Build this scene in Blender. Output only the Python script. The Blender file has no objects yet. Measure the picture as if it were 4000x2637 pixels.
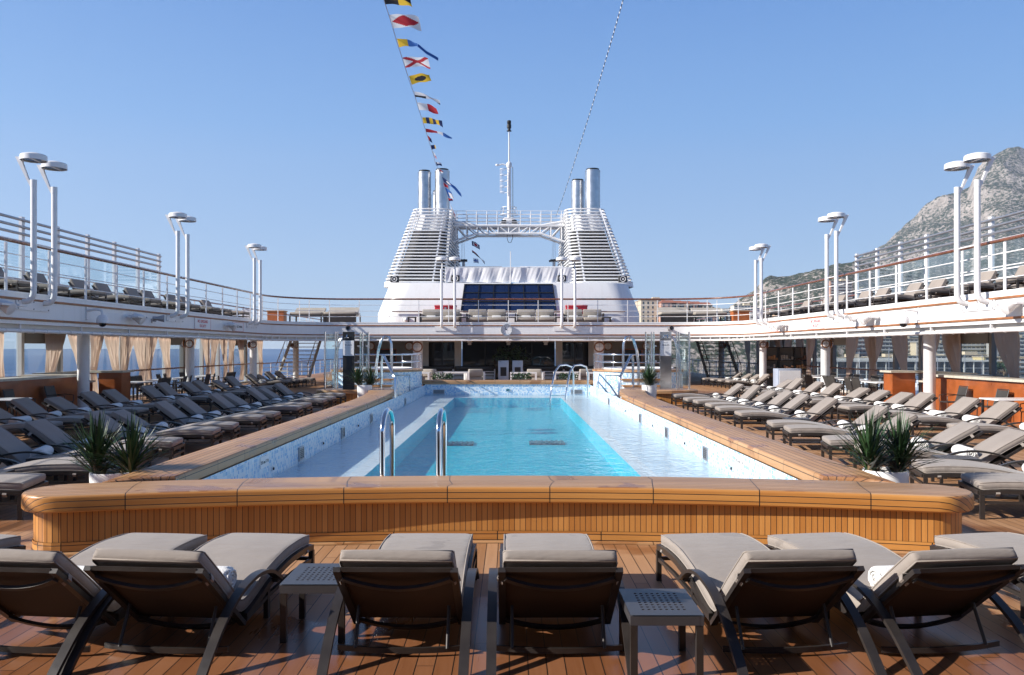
import bpy, math, random
from mathutils import Vector, Matrix, noise
RN = random.Random(11)
sc = bpy.context.scene
COL = sc.collection
PI = math.pi
def V(*a): return Vector(a)

# ---------------------------------------------------------------- mesh builder
class MB:
    def __init__(s):
        s.v = []; s.f = []; s.m = []; s.uv = []; s.has_uv = False
    def add(s, vs, fs, mi=0, uvs=None, M=None):
        b = len(s.v)
        for p in vs:
            p = Vector(p)
            s.v.append(M @ p if M else p)
        for i, f in enumerate(fs):
            s.f.append([b + k for k in f]); s.m.append(mi)
            if uvs: s.has_uv = True; s.uv.append(uvs[i])
            else: s.uv.append(None)
        return s
    def box(s, c, d, rz=0, mi=0, M=None):
        x, y, z = [k / 2 for k in d]
        vs = [V(i*x, j*y, k*z) for k in (-1, 1) for j in (-1, 1) for i in (-1, 1)]
        T = Matrix.Translation(c) @ Matrix.Rotation(rz, 4, 'Z')
        if M: T = M @ T
        return s.add(vs, [(0,2,3,1),(4,5,7,6),(0,1,5,4),(2,6,7,3),(0,4,6,2),(1,3,7,5)], mi, None, T)
    def bar(s, a, b, w, h, mi=0, up=(0,0,1)):
        a = Vector(a); b = Vector(b); d = (b - a).normalized(); u = Vector(up)
        x = d.cross(u)
        if x.length < 1e-4: x = d.cross(V(1,0,0))
        x.normalize(); y = x.cross(d)
        vs = []
        for p in (a, b):
            for i, j in ((-1,-1),(1,-1),(1,1),(-1,1)): vs.append(p + x*(i*w/2) + y*(j*h/2))
        return s.add(vs, [(0,1,2,3),(7,6,5,4),(0,4,5,1),(1,5,6,2),(2,6,7,3),(3,7,4,0)], mi)
    def tube(s, pts, r, n=8, mi=0, closed=False):
        P = [Vector(p) for p in pts]; k = len(P); rs = r if isinstance(r, (list, tuple)) else [r]*k
        vs = []; X = None
        for i in range(k):
            if closed: d = P[(i+1) % k] - P[i-1]
            else: d = P[min(i+1, k-1)] - P[max(i-1, 0)]
            d.normalize()
            if X is None:
                X = d.cross(V(0,0,1))
                if X.length < 1e-3: X = d.cross(V(0,1,0))
            X = X - d * X.dot(d)
            if X.length < 1e-4: X = d.cross(V(1,0.3,0))
            X.normalize(); Y = d.cross(X)
            for j in range(n):
                a = 2*PI*j/n
                vs.append(P[i] + X*(rs[i]*math.cos(a)) + Y*(rs[i]*math.sin(a)))
        fs = []
        for i in range(k if closed else k-1):
            i2 = (i+1) % k
            for j in range(n):
                j2 = (j+1) % n
                fs.append((i*n+j, i*n+j2, i2*n+j2, i2*n+j))
        if not closed:
            fs.append(tuple(range(n))[::-1]); fs.append(tuple((k-1)*n + j for j in range(n)))
        return s.add(vs, fs, mi)
    def ribbon(s, pts, w, t, side, mi=0):
        """flat bar of width w along 'side' and thickness t swept along pts"""
        P = [Vector(p) for p in pts]; side = Vector(side).normalized(); k = len(P); vs = []
        for i in range(k):
            d = (P[min(i+1,k-1)] - P[max(i-1,0)]).normalized(); nn = d.cross(side).normalized()
            for a, b in ((-1,-1),(1,-1),(1,1),(-1,1)): vs.append(P[i] + side*(a*w/2) + nn*(b*t/2))
        fs = [(0,1,2,3), tuple((k-1)*4+j for j in (3,2,1,0))]
        for i in range(k-1):
            for j in range(4):
                j2 = (j+1) % 4; fs.append((i*4+j, (i+1)*4+j, (i+1)*4+j2, i*4+j2))
        return s.add(vs, fs, mi)
    def lathe(s, prof, c=(0,0,0), n=24, mi=0, M=None, cap=True):
        vs = []; fs = []; k = len(prof)
        for r, z in prof:
            for j in range(n):
                a = 2*PI*j/n; vs.append(V(c[0]+r*math.cos(a), c[1]+r*math.sin(a), c[2]+z))
        for i in range(k-1):
            for j in range(n):
                j2 = (j+1) % n; fs.append((i*n+j, i*n+j2, (i+1)*n+j2, (i+1)*n+j))
        if cap:
            if prof[0][0] > 1e-5: fs.append(tuple(range(n))[::-1])
            if prof[-1][0] > 1e-5: fs.append(tuple((k-1)*n+j for j in range(n)))
        return s.add(vs, fs, mi, None, M)
    def prism(s, poly, z0, z1, mi=0, M=None):
        k = len(poly)
        vs = [V(p[0],p[1],z0) for p in poly] + [V(p[0],p[1],z1) for p in poly]
        fs = [tuple(range(k))[::-1], tuple(range(k, 2*k))] + [(i,(i+1)%k,k+(i+1)%k,k+i) for i in range(k)]
        return s.add(vs, fs, mi, None, M)
    def slab(s, poly, z0, z1, bev, uvf, mi=0, seg=3):
        """plan outline (counter-clockwise) with rounded upper and lower edges; uvf(x,y,drop) gives u,v"""
        P = [Vector((p[0], p[1])) for p in poly]; k = len(P); NR = []
        for i in range(k):
            e1 = (P[i]-P[i-1]).normalized(); e2 = (P[(i+1)%k]-P[i]).normalized()
            n1 = Vector((e1.y,-e1.x)); n2 = Vector((e2.y,-e2.x)); q = n1+n2
            q = q / max(q.length_squared/2, .3) if q.length > 1e-4 else n1
            NR.append(q)
        rings = []
        for j in range(seg+1):
            a = PI/2*j/seg; rings.append((bev*(1-math.sin(a)), z1-bev*(1-math.cos(a)), bev*a))
        zz = z0 + bev*.5
        rings.append((0, zz, rings[-1][2] + rings[-1][1]-zz))
        rings.append((bev*.5, z0, rings[-1][2] + bev*.7))
        vs = []
        for ins, z, dr in rings:
            for i in range(k):
                q = P[i]-NR[i]*ins; vs.append(V(q.x, q.y, z))
        fs = []; uvs = []
        def uvp(i, r):
            q = P[i]-NR[i]*rings[0][0]; return uvf(q.x, q.y, rings[r][2])
        for r in range(len(rings)-1):
            for i in range(k):
                i2 = (i+1) % k
                fs.append((r*k+i, (r+1)*k+i, (r+1)*k+i2, r*k+i2))
                uvs.append((uvp(i,r), uvp(i,r+1), uvp(i2,r+1), uvp(i2,r)))
        top = tuple(range(k)); fs.append(top); uvs.append(tuple(uvp(i,0) for i in top))
        b = (len(rings)-1)*k; bot = tuple(b+i for i in range(k))[::-1]
        fs.append(bot); uvs.append(tuple((0.03,0.03) for i in bot))
        return s.add(vs, fs, mi, uvs)
    def sweep(s, path, prof, mi=0, closed=True):
        """plan path (x,y), profile (outward offset to the left of travel, z); uv in metres"""
        P = [Vector(p) for p in path]; k = len(P); m = len(prof); vs = []; L = [0]; W = [0]
        for i in range(1,k): L.append(L[-1]+(P[i]-P[i-1]).length)
        for j in range(1,m+1):
            a = prof[j-1]; b = prof[j % m]; W.append(W[-1]+math.hypot(a[0]-b[0],a[1]-b[1]))
        for i in range(k):
            e1 = (P[i]-P[i-1]).normalized() if i else (P[1]-P[0]).normalized()
            e2 = (P[i+1]-P[i]).normalized() if i < k-1 else e1
            q = Vector((-e1.y,e1.x))+Vector((-e2.y,e2.x)); q = q/(q.length_squared/2)
            for d, z in prof: vs.append(V(P[i].x+q.x*d, P[i].y+q.y*d, z))
        fs = []; uvs = []
        for i in range(k-1):
            for j in range(m if closed else m-1):
                j2 = (j+1) % m
                fs.append((i*m+j, i*m+j2, (i+1)*m+j2, (i+1)*m+j))
                uvs.append(((L[i],W[j]),(L[i],W[j+1]),(L[i+1],W[j+1]),(L[i+1],W[j])))
        if closed:
            for f in (tuple(range(m)), tuple((k-1)*m+j for j in range(m))[::-1]):
                fs.append(f); uvs.append(tuple((0,0) for _ in f))
        return s.add(vs, fs, mi, uvs)
    def quad(s, a, b, c, d, mi=0, uv=None):
        return s.add([a,b,c,d], [(0,1,2,3)], mi, [uv] if uv else None)
    def mesh(s, name, mats, smooth=None):
        me = bpy.data.meshes.new(name)
        me.from_pydata([tuple(p) for p in s.v], [], s.f)
        for m in (mats if isinstance(mats,(list,tuple)) else [mats]): me.materials.append(m)
        me.polygons.foreach_set('material_index', s.m)
        if s.has_uv:
            ul = me.uv_layers.new(name='UVMap'); i = 0
            for f, u in zip(s.f, s.uv):
                for k in range(len(f)):
                    if u: ul.data[i].uv = u[k]
                    i += 1
        me.update()
        if smooth is not None:
            me.shade_smooth()
            me.set_sharp_from_angle(angle=math.radians(smooth))
        return me
    def obj(s, name, mats, parent=None, smooth=None, loc=None, rz=0):
        o = bpy.data.objects.new(name, s.mesh(name, mats, smooth)); COL.objects.link(o)
        if parent: o.parent = parent
        if loc is not None: o.location = loc
        if rz: o.rotation_euler = (0,0,rz)
        return o

def tag(o, label=None, cat=None, group=None, kind=None):
    if label: o['label'] = label
    if cat: o['category'] = cat
    if group: o['group'] = group
    if kind: o['kind'] = kind
    return o
def thing(name, label, cat, loc=(0,0,0), rz=0, group=None):
    o = bpy.data.objects.new(name, None); COL.objects.link(o)
    o.empty_display_size = .2
    o.location = loc; o.rotation_euler = (0,0,rz)
    return tag(o, label, cat, group)
def struct(name, mb, mats, smooth=None):
    return tag(mb.obj(name, mats, None, smooth), kind='structure')
KIDS = {}
def copy_tree(o, parent=None, top=True):
    c = o.copy(); COL.objects.link(c)
    c.parent = parent
    for ch in list(o.children): copy_tree(ch, c, False)
    return c
def put(o, loc, rz=0, label=None, group=None):
    o.location = loc; o.rotation_euler = (0,0,rz)
    if label: o['label'] = label
    if group: o['group'] = group
    return o
ORD = ['', 'first','second','third','fourth','fifth','sixth','seventh','eighth','ninth','tenth','eleventh','twelfth','thirteenth','fourteenth','fifteenth','sixteenth','seventeenth','eighteenth','nineteenth','twentieth','twenty-first','twenty-second','twenty-third','twenty-fourth','twenty-fifth','twenty-sixth','twenty-seventh','twenty-eighth','twenty-ninth','thirtieth']
def text_mesh(body, size, mat, name='lettering', parent=None, M=None, font_bold=False, spacing=1.0, line=1.0):
    cu = bpy.data.curves.new(name, 'FONT'); cu.body = body; cu.size = size
    cu.align_x = 'CENTER'; cu.align_y = 'CENTER'; cu.extrude = .0015; cu.space_character = spacing; cu.space_line = line
    if font_bold: cu.offset = size*.022
    o = bpy.data.objects.new('tmp', cu); COL.objects.link(o)
    dg = bpy.context.evaluated_depsgraph_get(); dg.update()
    me = bpy.data.meshes.new_from_object(o.evaluated_get(dg))
    bpy.data.objects.remove(o); me.name = name
    me.materials.clear(); me.materials.append(mat)
    if M: me.transform(M)
    ob = bpy.data.objects.new(name, me); COL.objects.link(ob)
    if parent: ob.parent = parent
    return ob

def text_words(body, size, mat, parent, x, z, y=-.0235, bold=True):
    obs = [text_mesh(w, size, mat, 'word', parent, None, bold) for w in body.split()]
    ws = [max(v.co.x for v in o.data.vertices)-min(v.co.x for v in o.data.vertices) for o in obs]
    gap = size*.42; tot = sum(ws)+gap*(len(ws)-1); c = x-tot/2
    for o, w in zip(obs, ws):
        mid = (max(v.co.x for v in o.data.vertices)+min(v.co.x for v in o.data.vertices))/2
        o.data.transform(Matrix.Translation((c+w/2, y, z)) @ Matrix.Rotation(PI/2,4,'X') @ Matrix.Translation((-mid,0,0))); c += w+gap
# ---------------------------------------------------------------- materials
def new_mat(name):
    m = bpy.data.materials.new(name); m.use_nodes = True
    nt = m.node_tree; return m, nt, nt.nodes['Principled BSDF'], nt.nodes['Material Output']
def nd(nt, t, ins=None, **props):
    n = nt.nodes.new(t)
    for k, v in props.items(): setattr(n, k, v)
    for k, v in (ins or {}).items():
        if isinstance(v, bpy.types.NodeSocket): nt.links.new(v, n.inputs[k])
        else: n.inputs[k].default_value = v
    return n
def mt(nt, op, a, b=None, c=None):
    n = nt.nodes.new('ShaderNodeMath'); n.operation = op
    for i, v in enumerate((a,b,c)):
        if v is None: continue
        if isinstance(v, bpy.types.NodeSocket): nt.links.new(v, n.inputs[i])
        else: n.inputs[i].default_value = v
    return n.outputs[0]
def mixc(nt, fac, a, b, mode='MIX'):
    n = nt.nodes.new('ShaderNodeMix'); n.data_type = 'RGBA'; n.blend_type = mode
    for i, v in ((0,fac),(6,a),(7,b)):
        if isinstance(v, bpy.types.NodeSocket): nt.links.new(v, n.inputs[i])
        else: n.inputs[i].default_value = v if i == 0 else (*v, 1)
    return n.outputs[2]
def ramp(nt, fac, stops, interp='LINEAR'):
    n = nt.nodes.new('ShaderNodeValToRGB'); n.color_ramp.interpolation = interp
    el = n.color_ramp.elements
    while len(el) < len(stops): el.new(.5)
    for e, (p, c) in zip(el, stops): e.position = p; e.color = (*c, 1)
    nt.links.new(fac, n.inputs[0]); return n.outputs[0]
def noi(nt, vec, scale, detail=3, rough=.55, dist=0):
    return nd(nt, 'ShaderNodeTexNoise', {'Vector': vec, 'Scale': scale, 'Detail': detail, 'Roughness': rough, 'Distortion': dist}).outputs[0]
def bump(nt, h, strength, dist, bs, normal=None):
    b = nd(nt, 'ShaderNodeBump', {'Height': h, 'Strength': strength, 'Distance': dist})
    if normal: nt.links.new(normal, b.inputs['Normal'])
    nt.links.new(b.outputs[0], bs.inputs['Normal']); return b.outputs[0]
def pm(name, col, rough=.5, metal=0, var=.08, scale=4, bs=0, bscale=60, spec=.5, coat=0, rvar=.1):
    m, nt, b, o = new_mat(name)
    tc = nd(nt, 'ShaderNodeTexCoord').outputs['Object']
    n = noi(nt, tc, scale, 4)
    lo = tuple(max(0,c*(1-var)) for c in col); hi = tuple(min(1,c*(1+var)) for c in col)
    c = ramp(nt, n, [(.3,lo),(.7,hi)])
    nt.links.new(c, b.inputs['Base Color'])
    r = mt(nt, 'MULTIPLY_ADD', n, rvar*2, rough-rvar); nt.links.new(r, b.inputs['Roughness'])
    b.inputs['Metallic'].default_value = metal
    b.inputs['Specular IOR Level'].default_value = spec
    if coat: b.inputs['Coat Weight'].default_value = coat
    if bs: bump(nt, noi(nt, tc, bscale, 3), bs, .01, b)
    return m
def teak(name, c1, c2, pv, su, seam=.006, ju=0, jw=.006, rough=.45, vec='UV', along='u', stain=0, coat=0, swap=False, wet=False):
    """planks of pitch pv across v, grain along u; dark caulk seams; optional joints every ju along u"""
    m, nt, b, o = new_mat(name)
    tcn = nd(nt, 'ShaderNodeTexCoord')
    src = tcn.outputs['UV'] if vec == 'UV' else tcn.outputs['Object']
    sp = nd(nt, 'ShaderNodeSeparateXYZ', {'Vector': src})
    u, v = (sp.outputs[1], sp.outputs[0]) if swap else (sp.outputs[0], sp.outputs[1])
    q = mt(nt, 'DIVIDE', v, pv); pid = mt(nt, 'FLOOR', q); fr = mt(nt, 'SUBTRACT', q, pid)
    sm = mt(nt, 'LESS_THAN', fr, seam/pv)
    uu = u; jid = None
    if ju:
        if ju > 0: off = mt(nt, 'MULTIPLY', nd(nt, 'ShaderNodeTexWhiteNoise', {'W': pid}, noise_dimensions='1D').outputs[0], ju) if su else 0
        qu = mt(nt, 'DIVIDE', mt(nt, 'ADD', u, off), ju); jid = mt(nt, 'FLOOR', qu)
        sj = mt(nt, 'LESS_THAN', mt(nt, 'SUBTRACT', qu, jid), jw/ju); sm = mt(nt, 'MAXIMUM', sm, sj)
    idv = nd(nt, 'ShaderNodeCombineXYZ', {0: pid, 1: jid if jid else 0.0})
    wn = nd(nt, 'ShaderNodeTexWhiteNoise', {'Vector': idv.outputs[0]}, noise_dimensions='3D').outputs[0]
    gv = nd(nt, 'ShaderNodeCombineXYZ', {0: mt(nt,'MULTIPLY',u,1.6), 1: mt(nt,'MULTIPLY',v,34.0), 2: mt(nt,'MULTIPLY',wn,40.0)}).outputs[0]
    g = noi(nt, gv, 1.0, 5, .6, .6)
    g2 = noi(nt, src, 1.3, 3)
    t = mt(nt, 'ADD', mt(nt,'MULTIPLY',wn,.75), mt(nt,'MULTIPLY_ADD',g,.9,-.35))
    c = mixc(nt, nd(nt,'ShaderNodeClamp',{0:t}).outputs[0], c1, c2)
    c = mixc(nt, mt(nt,'MULTIPLY',g2,.35), c, tuple(k*.62 for k in c1))
    if stain:
        s_ = ramp(nt, noi(nt, src, stain, 4, .6, .5), [(.57,(0,0,0)),(.61,(1,1,1))])
        c = mixc(nt, mt(nt,'MULTIPLY',s_,.6), c, tuple(k*f for k, f in zip(c1,(.55,.38,.3))))
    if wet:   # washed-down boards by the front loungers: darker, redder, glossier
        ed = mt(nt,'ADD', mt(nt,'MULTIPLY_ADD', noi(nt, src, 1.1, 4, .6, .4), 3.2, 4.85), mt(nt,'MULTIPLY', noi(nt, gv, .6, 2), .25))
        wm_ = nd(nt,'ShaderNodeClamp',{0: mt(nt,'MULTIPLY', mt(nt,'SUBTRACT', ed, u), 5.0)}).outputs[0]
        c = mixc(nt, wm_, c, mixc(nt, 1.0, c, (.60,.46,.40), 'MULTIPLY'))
    c = mixc(nt, sm, c, (.012,.011,.010))
    nt.links.new(c, b.inputs['Base Color'])
    rg = mt(nt,'MULTIPLY_ADD',g,.25,rough-.12)
    if stain: rg = mt(nt,'MULTIPLY', rg, mt(nt,'MULTIPLY_ADD', nd(nt,'ShaderNodeSeparateXYZ',{0:s_}).outputs[0], -.35, 1.0))
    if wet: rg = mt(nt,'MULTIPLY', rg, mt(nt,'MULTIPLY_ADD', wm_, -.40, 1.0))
    nt.links.new(rg, b.inputs['Roughness'])
    if coat: b.inputs['Coat Weight'].default_value = coat; b.inputs['Coat Roughness'].default_value = .25
    bump(nt, mt(nt,'SUBTRACT', mt(nt,'MULTIPLY',g,.25), sm), .35, .004, b)
    return m
def thin_glass(name, tint=(1,1,1), refl=1.0, rough=.0, dirt=.0):
    m, nt, b, o = new_mat(name); nt.nodes.remove(b)
    gm = nd(nt, 'ShaderNodeNewGeometry')
    dt = mt(nt, 'ABSOLUTE', nd(nt, 'ShaderNodeVectorMath', {0: gm.outputs['Incoming'], 1: gm.outputs['Normal']}, operation='DOT_PRODUCT').outputs['Value'])
    fr = mt(nt, 'MULTIPLY_ADD', mt(nt, 'POWER', mt(nt, 'SUBTRACT', 1.0, dt), 5.0), .92, .04)
    tr = nd(nt, 'ShaderNodeBsdfTransparent', {'Color': (*tint,1)}).outputs[0]
    gl = nd(nt, 'ShaderNodeBsdfGlossy', {'Color': (.9,.95,1,1), 'Roughness': rough}).outputs[0]
    mx = nd(nt, 'ShaderNodeMixShader', {0: mt(nt,'MULTIPLY',fr,refl), 1: tr, 2: gl}).outputs[0]
    if dirt:
        df = nd(nt, 'ShaderNodeBsdfDiffuse', {'Color': (.75,.8,.85,1)}).outputs[0]
        tc = nd(nt, 'ShaderNodeTexCoord').outputs['Object']
        k = mt(nt,'MULTIPLY', noi(nt, tc, .8, 3), dirt*2)
        mx = nd(nt, 'ShaderNodeMixShader', {0: k, 1: mx, 2: df}).outputs[0]
    nt.links.new(mx, o.inputs[0]); return m
def mosaic(name, stops, size=.03, grout=(.75,.8,.83), rough=.25):
    m, nt, b, o = new_mat(name)
    g = nd(nt, 'ShaderNodeTexCoord').outputs['UV']
    sc_ = nd(nt, 'ShaderNodeVectorMath', {0: g, 3: 1/size}, operation='SCALE').outputs[0]
    fl = nd(nt, 'ShaderNodeVectorMath', {0: sc_}, operation='FLOOR').outputs[0]
    fc = nd(nt, 'ShaderNodeVectorMath', {0: sc_}, operation='FRACTION').outputs[0]
    wn = nd(nt, 'ShaderNodeTexWhiteNoise', {'Vector': fl}, noise_dimensions='3D').outputs[0]
    c = ramp(nt, wn, stops, 'CONSTANT')
    s = nd(nt, 'ShaderNodeSeparateXYZ', {0: fc})
    e = mt(nt,'MAXIMUM', mt(nt,'LESS_THAN',s.outputs[0],.1), mt(nt,'LESS_THAN',s.outputs[1],.1))
    nt.links.new(mixc(nt, e, c, grout), b.inputs['Base Color'])
    b.inputs['Roughness'].default_value = rough
    return m

M = {}
def weathered(name, col, rough):
    m, nt, b, o = new_mat(name)
    tc = nd(nt,'ShaderNodeTexCoord').outputs['Object']
    st = nd(nt,'ShaderNodeVectorMath',{0:tc,1:(5,5,.35)},operation='MULTIPLY').outputs[0]
    s1 = ramp(nt, noi(nt,st,1.0,5,.65), [(.50,(0,0,0)),(.75,(1,1,1))]); s2 = ramp(nt, noi(nt,tc,.5,3), [(.4,(0,0,0)),(.7,(1,1,1))])
    c = mixc(nt, mt(nt,'MULTIPLY',s1,.16), col, (.50,.44,.36)); c = mixc(nt, mt(nt,'MULTIPLY',s2,.12), c, (.68,.69,.72))
    nt.links.new(c, b.inputs['Base Color']); b.inputs['Roughness'].default_value = rough
    bump(nt, noi(nt, tc, 1.1, 2), .12, .03, b)
    return m
M['white'] = weathered('white ship paint', (.83,.83,.83), .35)
M['whiteold'] = pm('white paint', (.80,.80,.80), .35, var=.04, scale=1.2, rvar=.06)
M['white2'] = pm('white pole paint', (.78,.77,.77), .3, var=.05, scale=2)
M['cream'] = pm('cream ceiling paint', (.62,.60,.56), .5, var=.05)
M['greywall'] = pm('grey wall paint', (.22,.21,.19), .5, var=.1, scale=.7)
M['steel'] = pm('polished steel', (.72,.73,.75), .12, 1, var=.04, rvar=.05)
M['brushed'] = pm('brushed exhaust steel', (.52,.53,.55), .36, 1, var=.22, scale=1.5, rvar=.12)
M['alu'] = pm('grey aluminium', (.45,.45,.47), .4, .8, var=.08)
M['frame'] = pm('bronze powder coat', (.030,.025,.023), .38, 0, var=.15, scale=8, bs=.05, bscale=300)
M['tabletop'] = pm('slate powder coat', (.055,.053,.058), .40, 0, var=.1, scale=6)
M['black'] = pm('black paint', (.012,.012,.013), .45, var=.2)
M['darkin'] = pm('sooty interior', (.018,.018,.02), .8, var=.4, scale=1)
M['sling'] = pm('brown mesh sling', (.042,.024,.013), .75, var=.25, scale=3, bs=.3, bscale=500)
M['towel'] = pm('white terry towel', (.82,.81,.79), .95, var=.05, scale=20, bs=.6, bscale=140)
M['canvas'] = pm('white canvas', (.80,.80,.82), .8, var=.04, scale=2, bs=.2, bscale=9)
M['red'] = pm('red lacquer', (.52,.02,.03), .35, var=.1)
M['sofa'] = pm('taupe sofa fabric', (.38,.34,.29), .9, var=.08, scale=3, bs=.3, bscale=200)
M['stone'] = pm('pale stone top', (.52,.48,.40), .35, var=.12, scale=9)
M['mesh'] = pm('dark chair mesh', (.04,.036,.033), .6, var=.2)
M['pot'] = pm('white glazed pot', (.80,.79,.78), .25, var=.04)
M['soil'] = pm('bark chips', (.16,.075,.04), .9, var=.6, scale=40, bs=1, bscale=60)
M['trunk'] = pm('yucca trunk', (.20,.14,.08), .9, var=.5, scale=25, bs=1, bscale=60)
M['leaf'] = pm('yucca leaf', (.026,.062,.022), .40, var=.55, scale=7, rvar=.12)
M['navyglass'] = pm('navy window glass', (.010,.022,.075), .06, 0, var=.35, scale=.5, rvar=.02, spec=.8)
M['darkglass'] = pm('dark lounge glass', (.010,.012,.016), .04, 0, var=.3, scale=.6, rvar=.01, spec=.7)
M['lampglass'] = pm('lamp reflector', (.03,.04,.06), .15, 0, var=.4, scale=6, spec=.7)
M['rubber'] = pm('black rubber', (.02,.02,.02), .7)
M['signred'] = pm('sign red', (.55,.03,.04), .5, var=.02)
M['signblk'] = pm('sign black', (.015,.015,.02), .5, var=.02)
M['signwhite'] = pm('sign white', (.82,.82,.82), .4, var=.02)
M['varnish'] = pm('varnished handrail', (.17,.055,.022), .28, var=.3, scale=6, coat=.5)
M['strip'] = pm('teak strip', (.30,.12,.045), .4, var=.3, scale=5)
M['stripdark'] = M['strip']
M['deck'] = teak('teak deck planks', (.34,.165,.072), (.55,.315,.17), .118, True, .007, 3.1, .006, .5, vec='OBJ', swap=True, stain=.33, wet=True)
M['coping'] = teak('teak coping', (.42,.225,.10), (.56,.335,.175), .098, False, .009, 1.08, .009, .42, stain=.9)
M['copingface'] = teak('oiled teak coping', (.48,.19,.042), (.66,.32,.088), .062, False, .007, 1.08, .010, .4, coat=.2)
M['slats'] = teak('teak slat wall', (.46,.18,.038), (.68,.32,.088), .057, False, .0055, 0, 0, .42, swap=True, coat=.15)
M['cherry'] = pm('cherry veneer', (.30,.082,.022), .32, var=.25, scale=2.2, coat=.3)
M['wood'] = pm('oiled teak', (.46,.24,.10), .45, var=.2, scale=3)
M['crate'] = pm('orange crate wood', (.40,.12,.03), .5, var=.2, scale=3)
M['mosaic'] = mosaic('pool wall mosaic', [(0,(.70,.78,.84)),(.34,(.46,.66,.80)),(.58,(.27,.50,.75)),(.80,(.22,.44,.72)),(.88,(.70,.80,.87))], .055)
M['ledge'] = mosaic('pool ledge mosaic', [(0,(.80,.88,.93)),(.4,(.74,.85,.93)),(.75,(.62,.78,.91)),(.92,(.85,.90,.93))], .045, rough=.5)
M['ledgelip'] = mosaic('pale ledge lip', [(0,(.88,.90,.91)),(.5,(.84,.88,.90))], .045, rough=.5)
M['basin'] = mosaic('turquoise basin mosaic', [(0,(.022,.62,.75)),(.4,(.013,.54,.70)),(.75,(.06,.70,.79)),(.92,(.008,.46,.65))], .06, grout=(.1,.45,.6), rough=.5)
M['glass'] = thin_glass('window pane', (.93,.97,.98), 1.0, dirt=.015)
M['screen'] = thin_glass('windscreen glass', (.91,.965,.975), .8, dirt=.03)
M['clear'] = thin_glass('shower glass', (.9,.97,.96), 1.3, dirt=.03)

def mattress_mat():
    m, nt, b, o = new_mat('taupe outdoor fabric')
    tc = nd(nt, 'ShaderNodeTexCoord').outputs['Object']
    n = noi(nt, tc, 2.5, 4); n2 = noi(nt, tc, 420, 2)
    c = ramp(nt, n, [(.3,(.262,.220,.190)),(.7,(.315,.268,.232))])
    c = mixc(nt, mt(nt,'MULTIPLY',n2,.25), c, (.2,.18,.165))
    w = nd(nt, 'ShaderNodeObjectInfo').outputs['Random']
    vv = nd(nt, 'ShaderNodeVectorMath', {0: tc, 1: nd(nt,'ShaderNodeCombineXYZ',{0:mt(nt,'MULTIPLY',w,50.),1:mt(nt,'MULTIPLY',w,31.)}).outputs[0]}, operation='ADD').outputs[0]
    s = ramp(nt, noi(nt, vv, 2.2, 5, .5, .4), [(.62,(0,0,0)),(.635,(1,1,1))])
    x = nd(nt,'ShaderNodeSeparateXYZ',{0:tc}).outputs[0]
    foot = mt(nt,'LESS_THAN', x, -.35)
    c = mixc(nt, mt(nt,'MULTIPLY',mt(nt,'MULTIPLY',s,foot),.42), c, (.13,.11,.10))
    c = mixc(nt, mt(nt,'MULTIPLY',w,.14), c, (.36,.34,.32))
    nt.links.new(c, b.inputs['Base Color']); b.inputs['Roughness'].default_value = .85
    b.inputs['Sheen Weight'].default_value = .15
    wr = noi(nt, nd(nt,'ShaderNodeVectorMath',{0:vv,1:(1,.35,1)},operation='MULTIPLY').outputs[0], 14, 3)
    h = mt(nt,'ADD', mt(nt,'MULTIPLY',wr,1.), mt(nt,'MULTIPLY',n2,.12))
    bump(nt, h, .55, .014, b)
    return m
M['fabric'] = mattress_mat()
def curtain_mat():
    m, nt, b, o = new_mat('taupe curtain cloth')
    tc = nd(nt, 'ShaderNodeTexCoord').outputs['Object']
    c = ramp(nt, noi(nt, tc, 3, 3), [(.3,(.50,.40,.33)),(.7,(.58,.47,.39))])
    nt.links.new(c, b.inputs['Base Color']); b.inputs['Roughness'].default_value = .9
    t = nd(nt, 'ShaderNodeBsdfTranslucent', {'Color': (.84,.64,.50,1)}).outputs[0]
    mx = nd(nt, 'ShaderNodeMixShader', {0: .5, 1: b.outputs[0], 2: t}).outputs[0]
    nt.links.new(mx, o.inputs[0]); return m
M['curtain'] = curtain_mat()
def flag_cloth(name, col):
    m, nt, b, o = new_mat(name)
    b.inputs['Base Color'].default_value = (*col,1); b.inputs['Roughness'].default_value = .8
    t = nd(nt, 'ShaderNodeBsdfTranslucent', {'Color': (*col,1)}).outputs[0]
    mx = nd(nt, 'ShaderNodeMixShader', {0: .3, 1: b.outputs[0], 2: t}).outputs[0]
    nt.links.new(mx, o.inputs[0]); return m
FL = {k: flag_cloth('bunting '+k, c) for k, c in dict(w=(.80,.79,.80), r=(.48,.02,.035), y=(.80,.50,.03), n=(.012,.03,.12), b=(.05,.17,.50), k=(.012,.013,.02)).items()}

def pool_water():
    m, nt, b, o = new_mat('pool water'); nt.nodes.remove(b)
    tc = nd(nt, 'ShaderNodeTexCoord').outputs['Object']
    st = nd(nt,'ShaderNodeVectorMath',{0:tc,1:(1,.8,1)},operation='MULTIPLY').outputs[0]
    h = mt(nt,'ADD', noi(nt, st, 3.2, 3, .55, .5), mt(nt,'MULTIPLY', noi(nt, st, 11, 2, .5, .3), .35))
    bp = nd(nt,'ShaderNodeBump',{'Height':h,'Strength':1.0,'Distance':.075}).outputs[0]
    fr = nd(nt,'ShaderNodeFresnel',{'IOR':1.33,'Normal':bp}).outputs[0]
    fr = mt(nt,'MINIMUM', mt(nt,'MULTIPLY',fr,.52), .48)
    tr = nd(nt,'ShaderNodeBsdfTransparent',{'Color':(.93,.985,.995,1)}).outputs[0]
    gl = nd(nt,'ShaderNodeBsdfGlossy',{'Color':(1,1,1,1),'Roughness':.03,'Normal':bp}).outputs[0]
    mx = nd(nt,'ShaderNodeMixShader',{0:fr,1:tr,2:gl}).outputs[0]
    nt.links.new(mx, o.inputs[0]); return m
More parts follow.
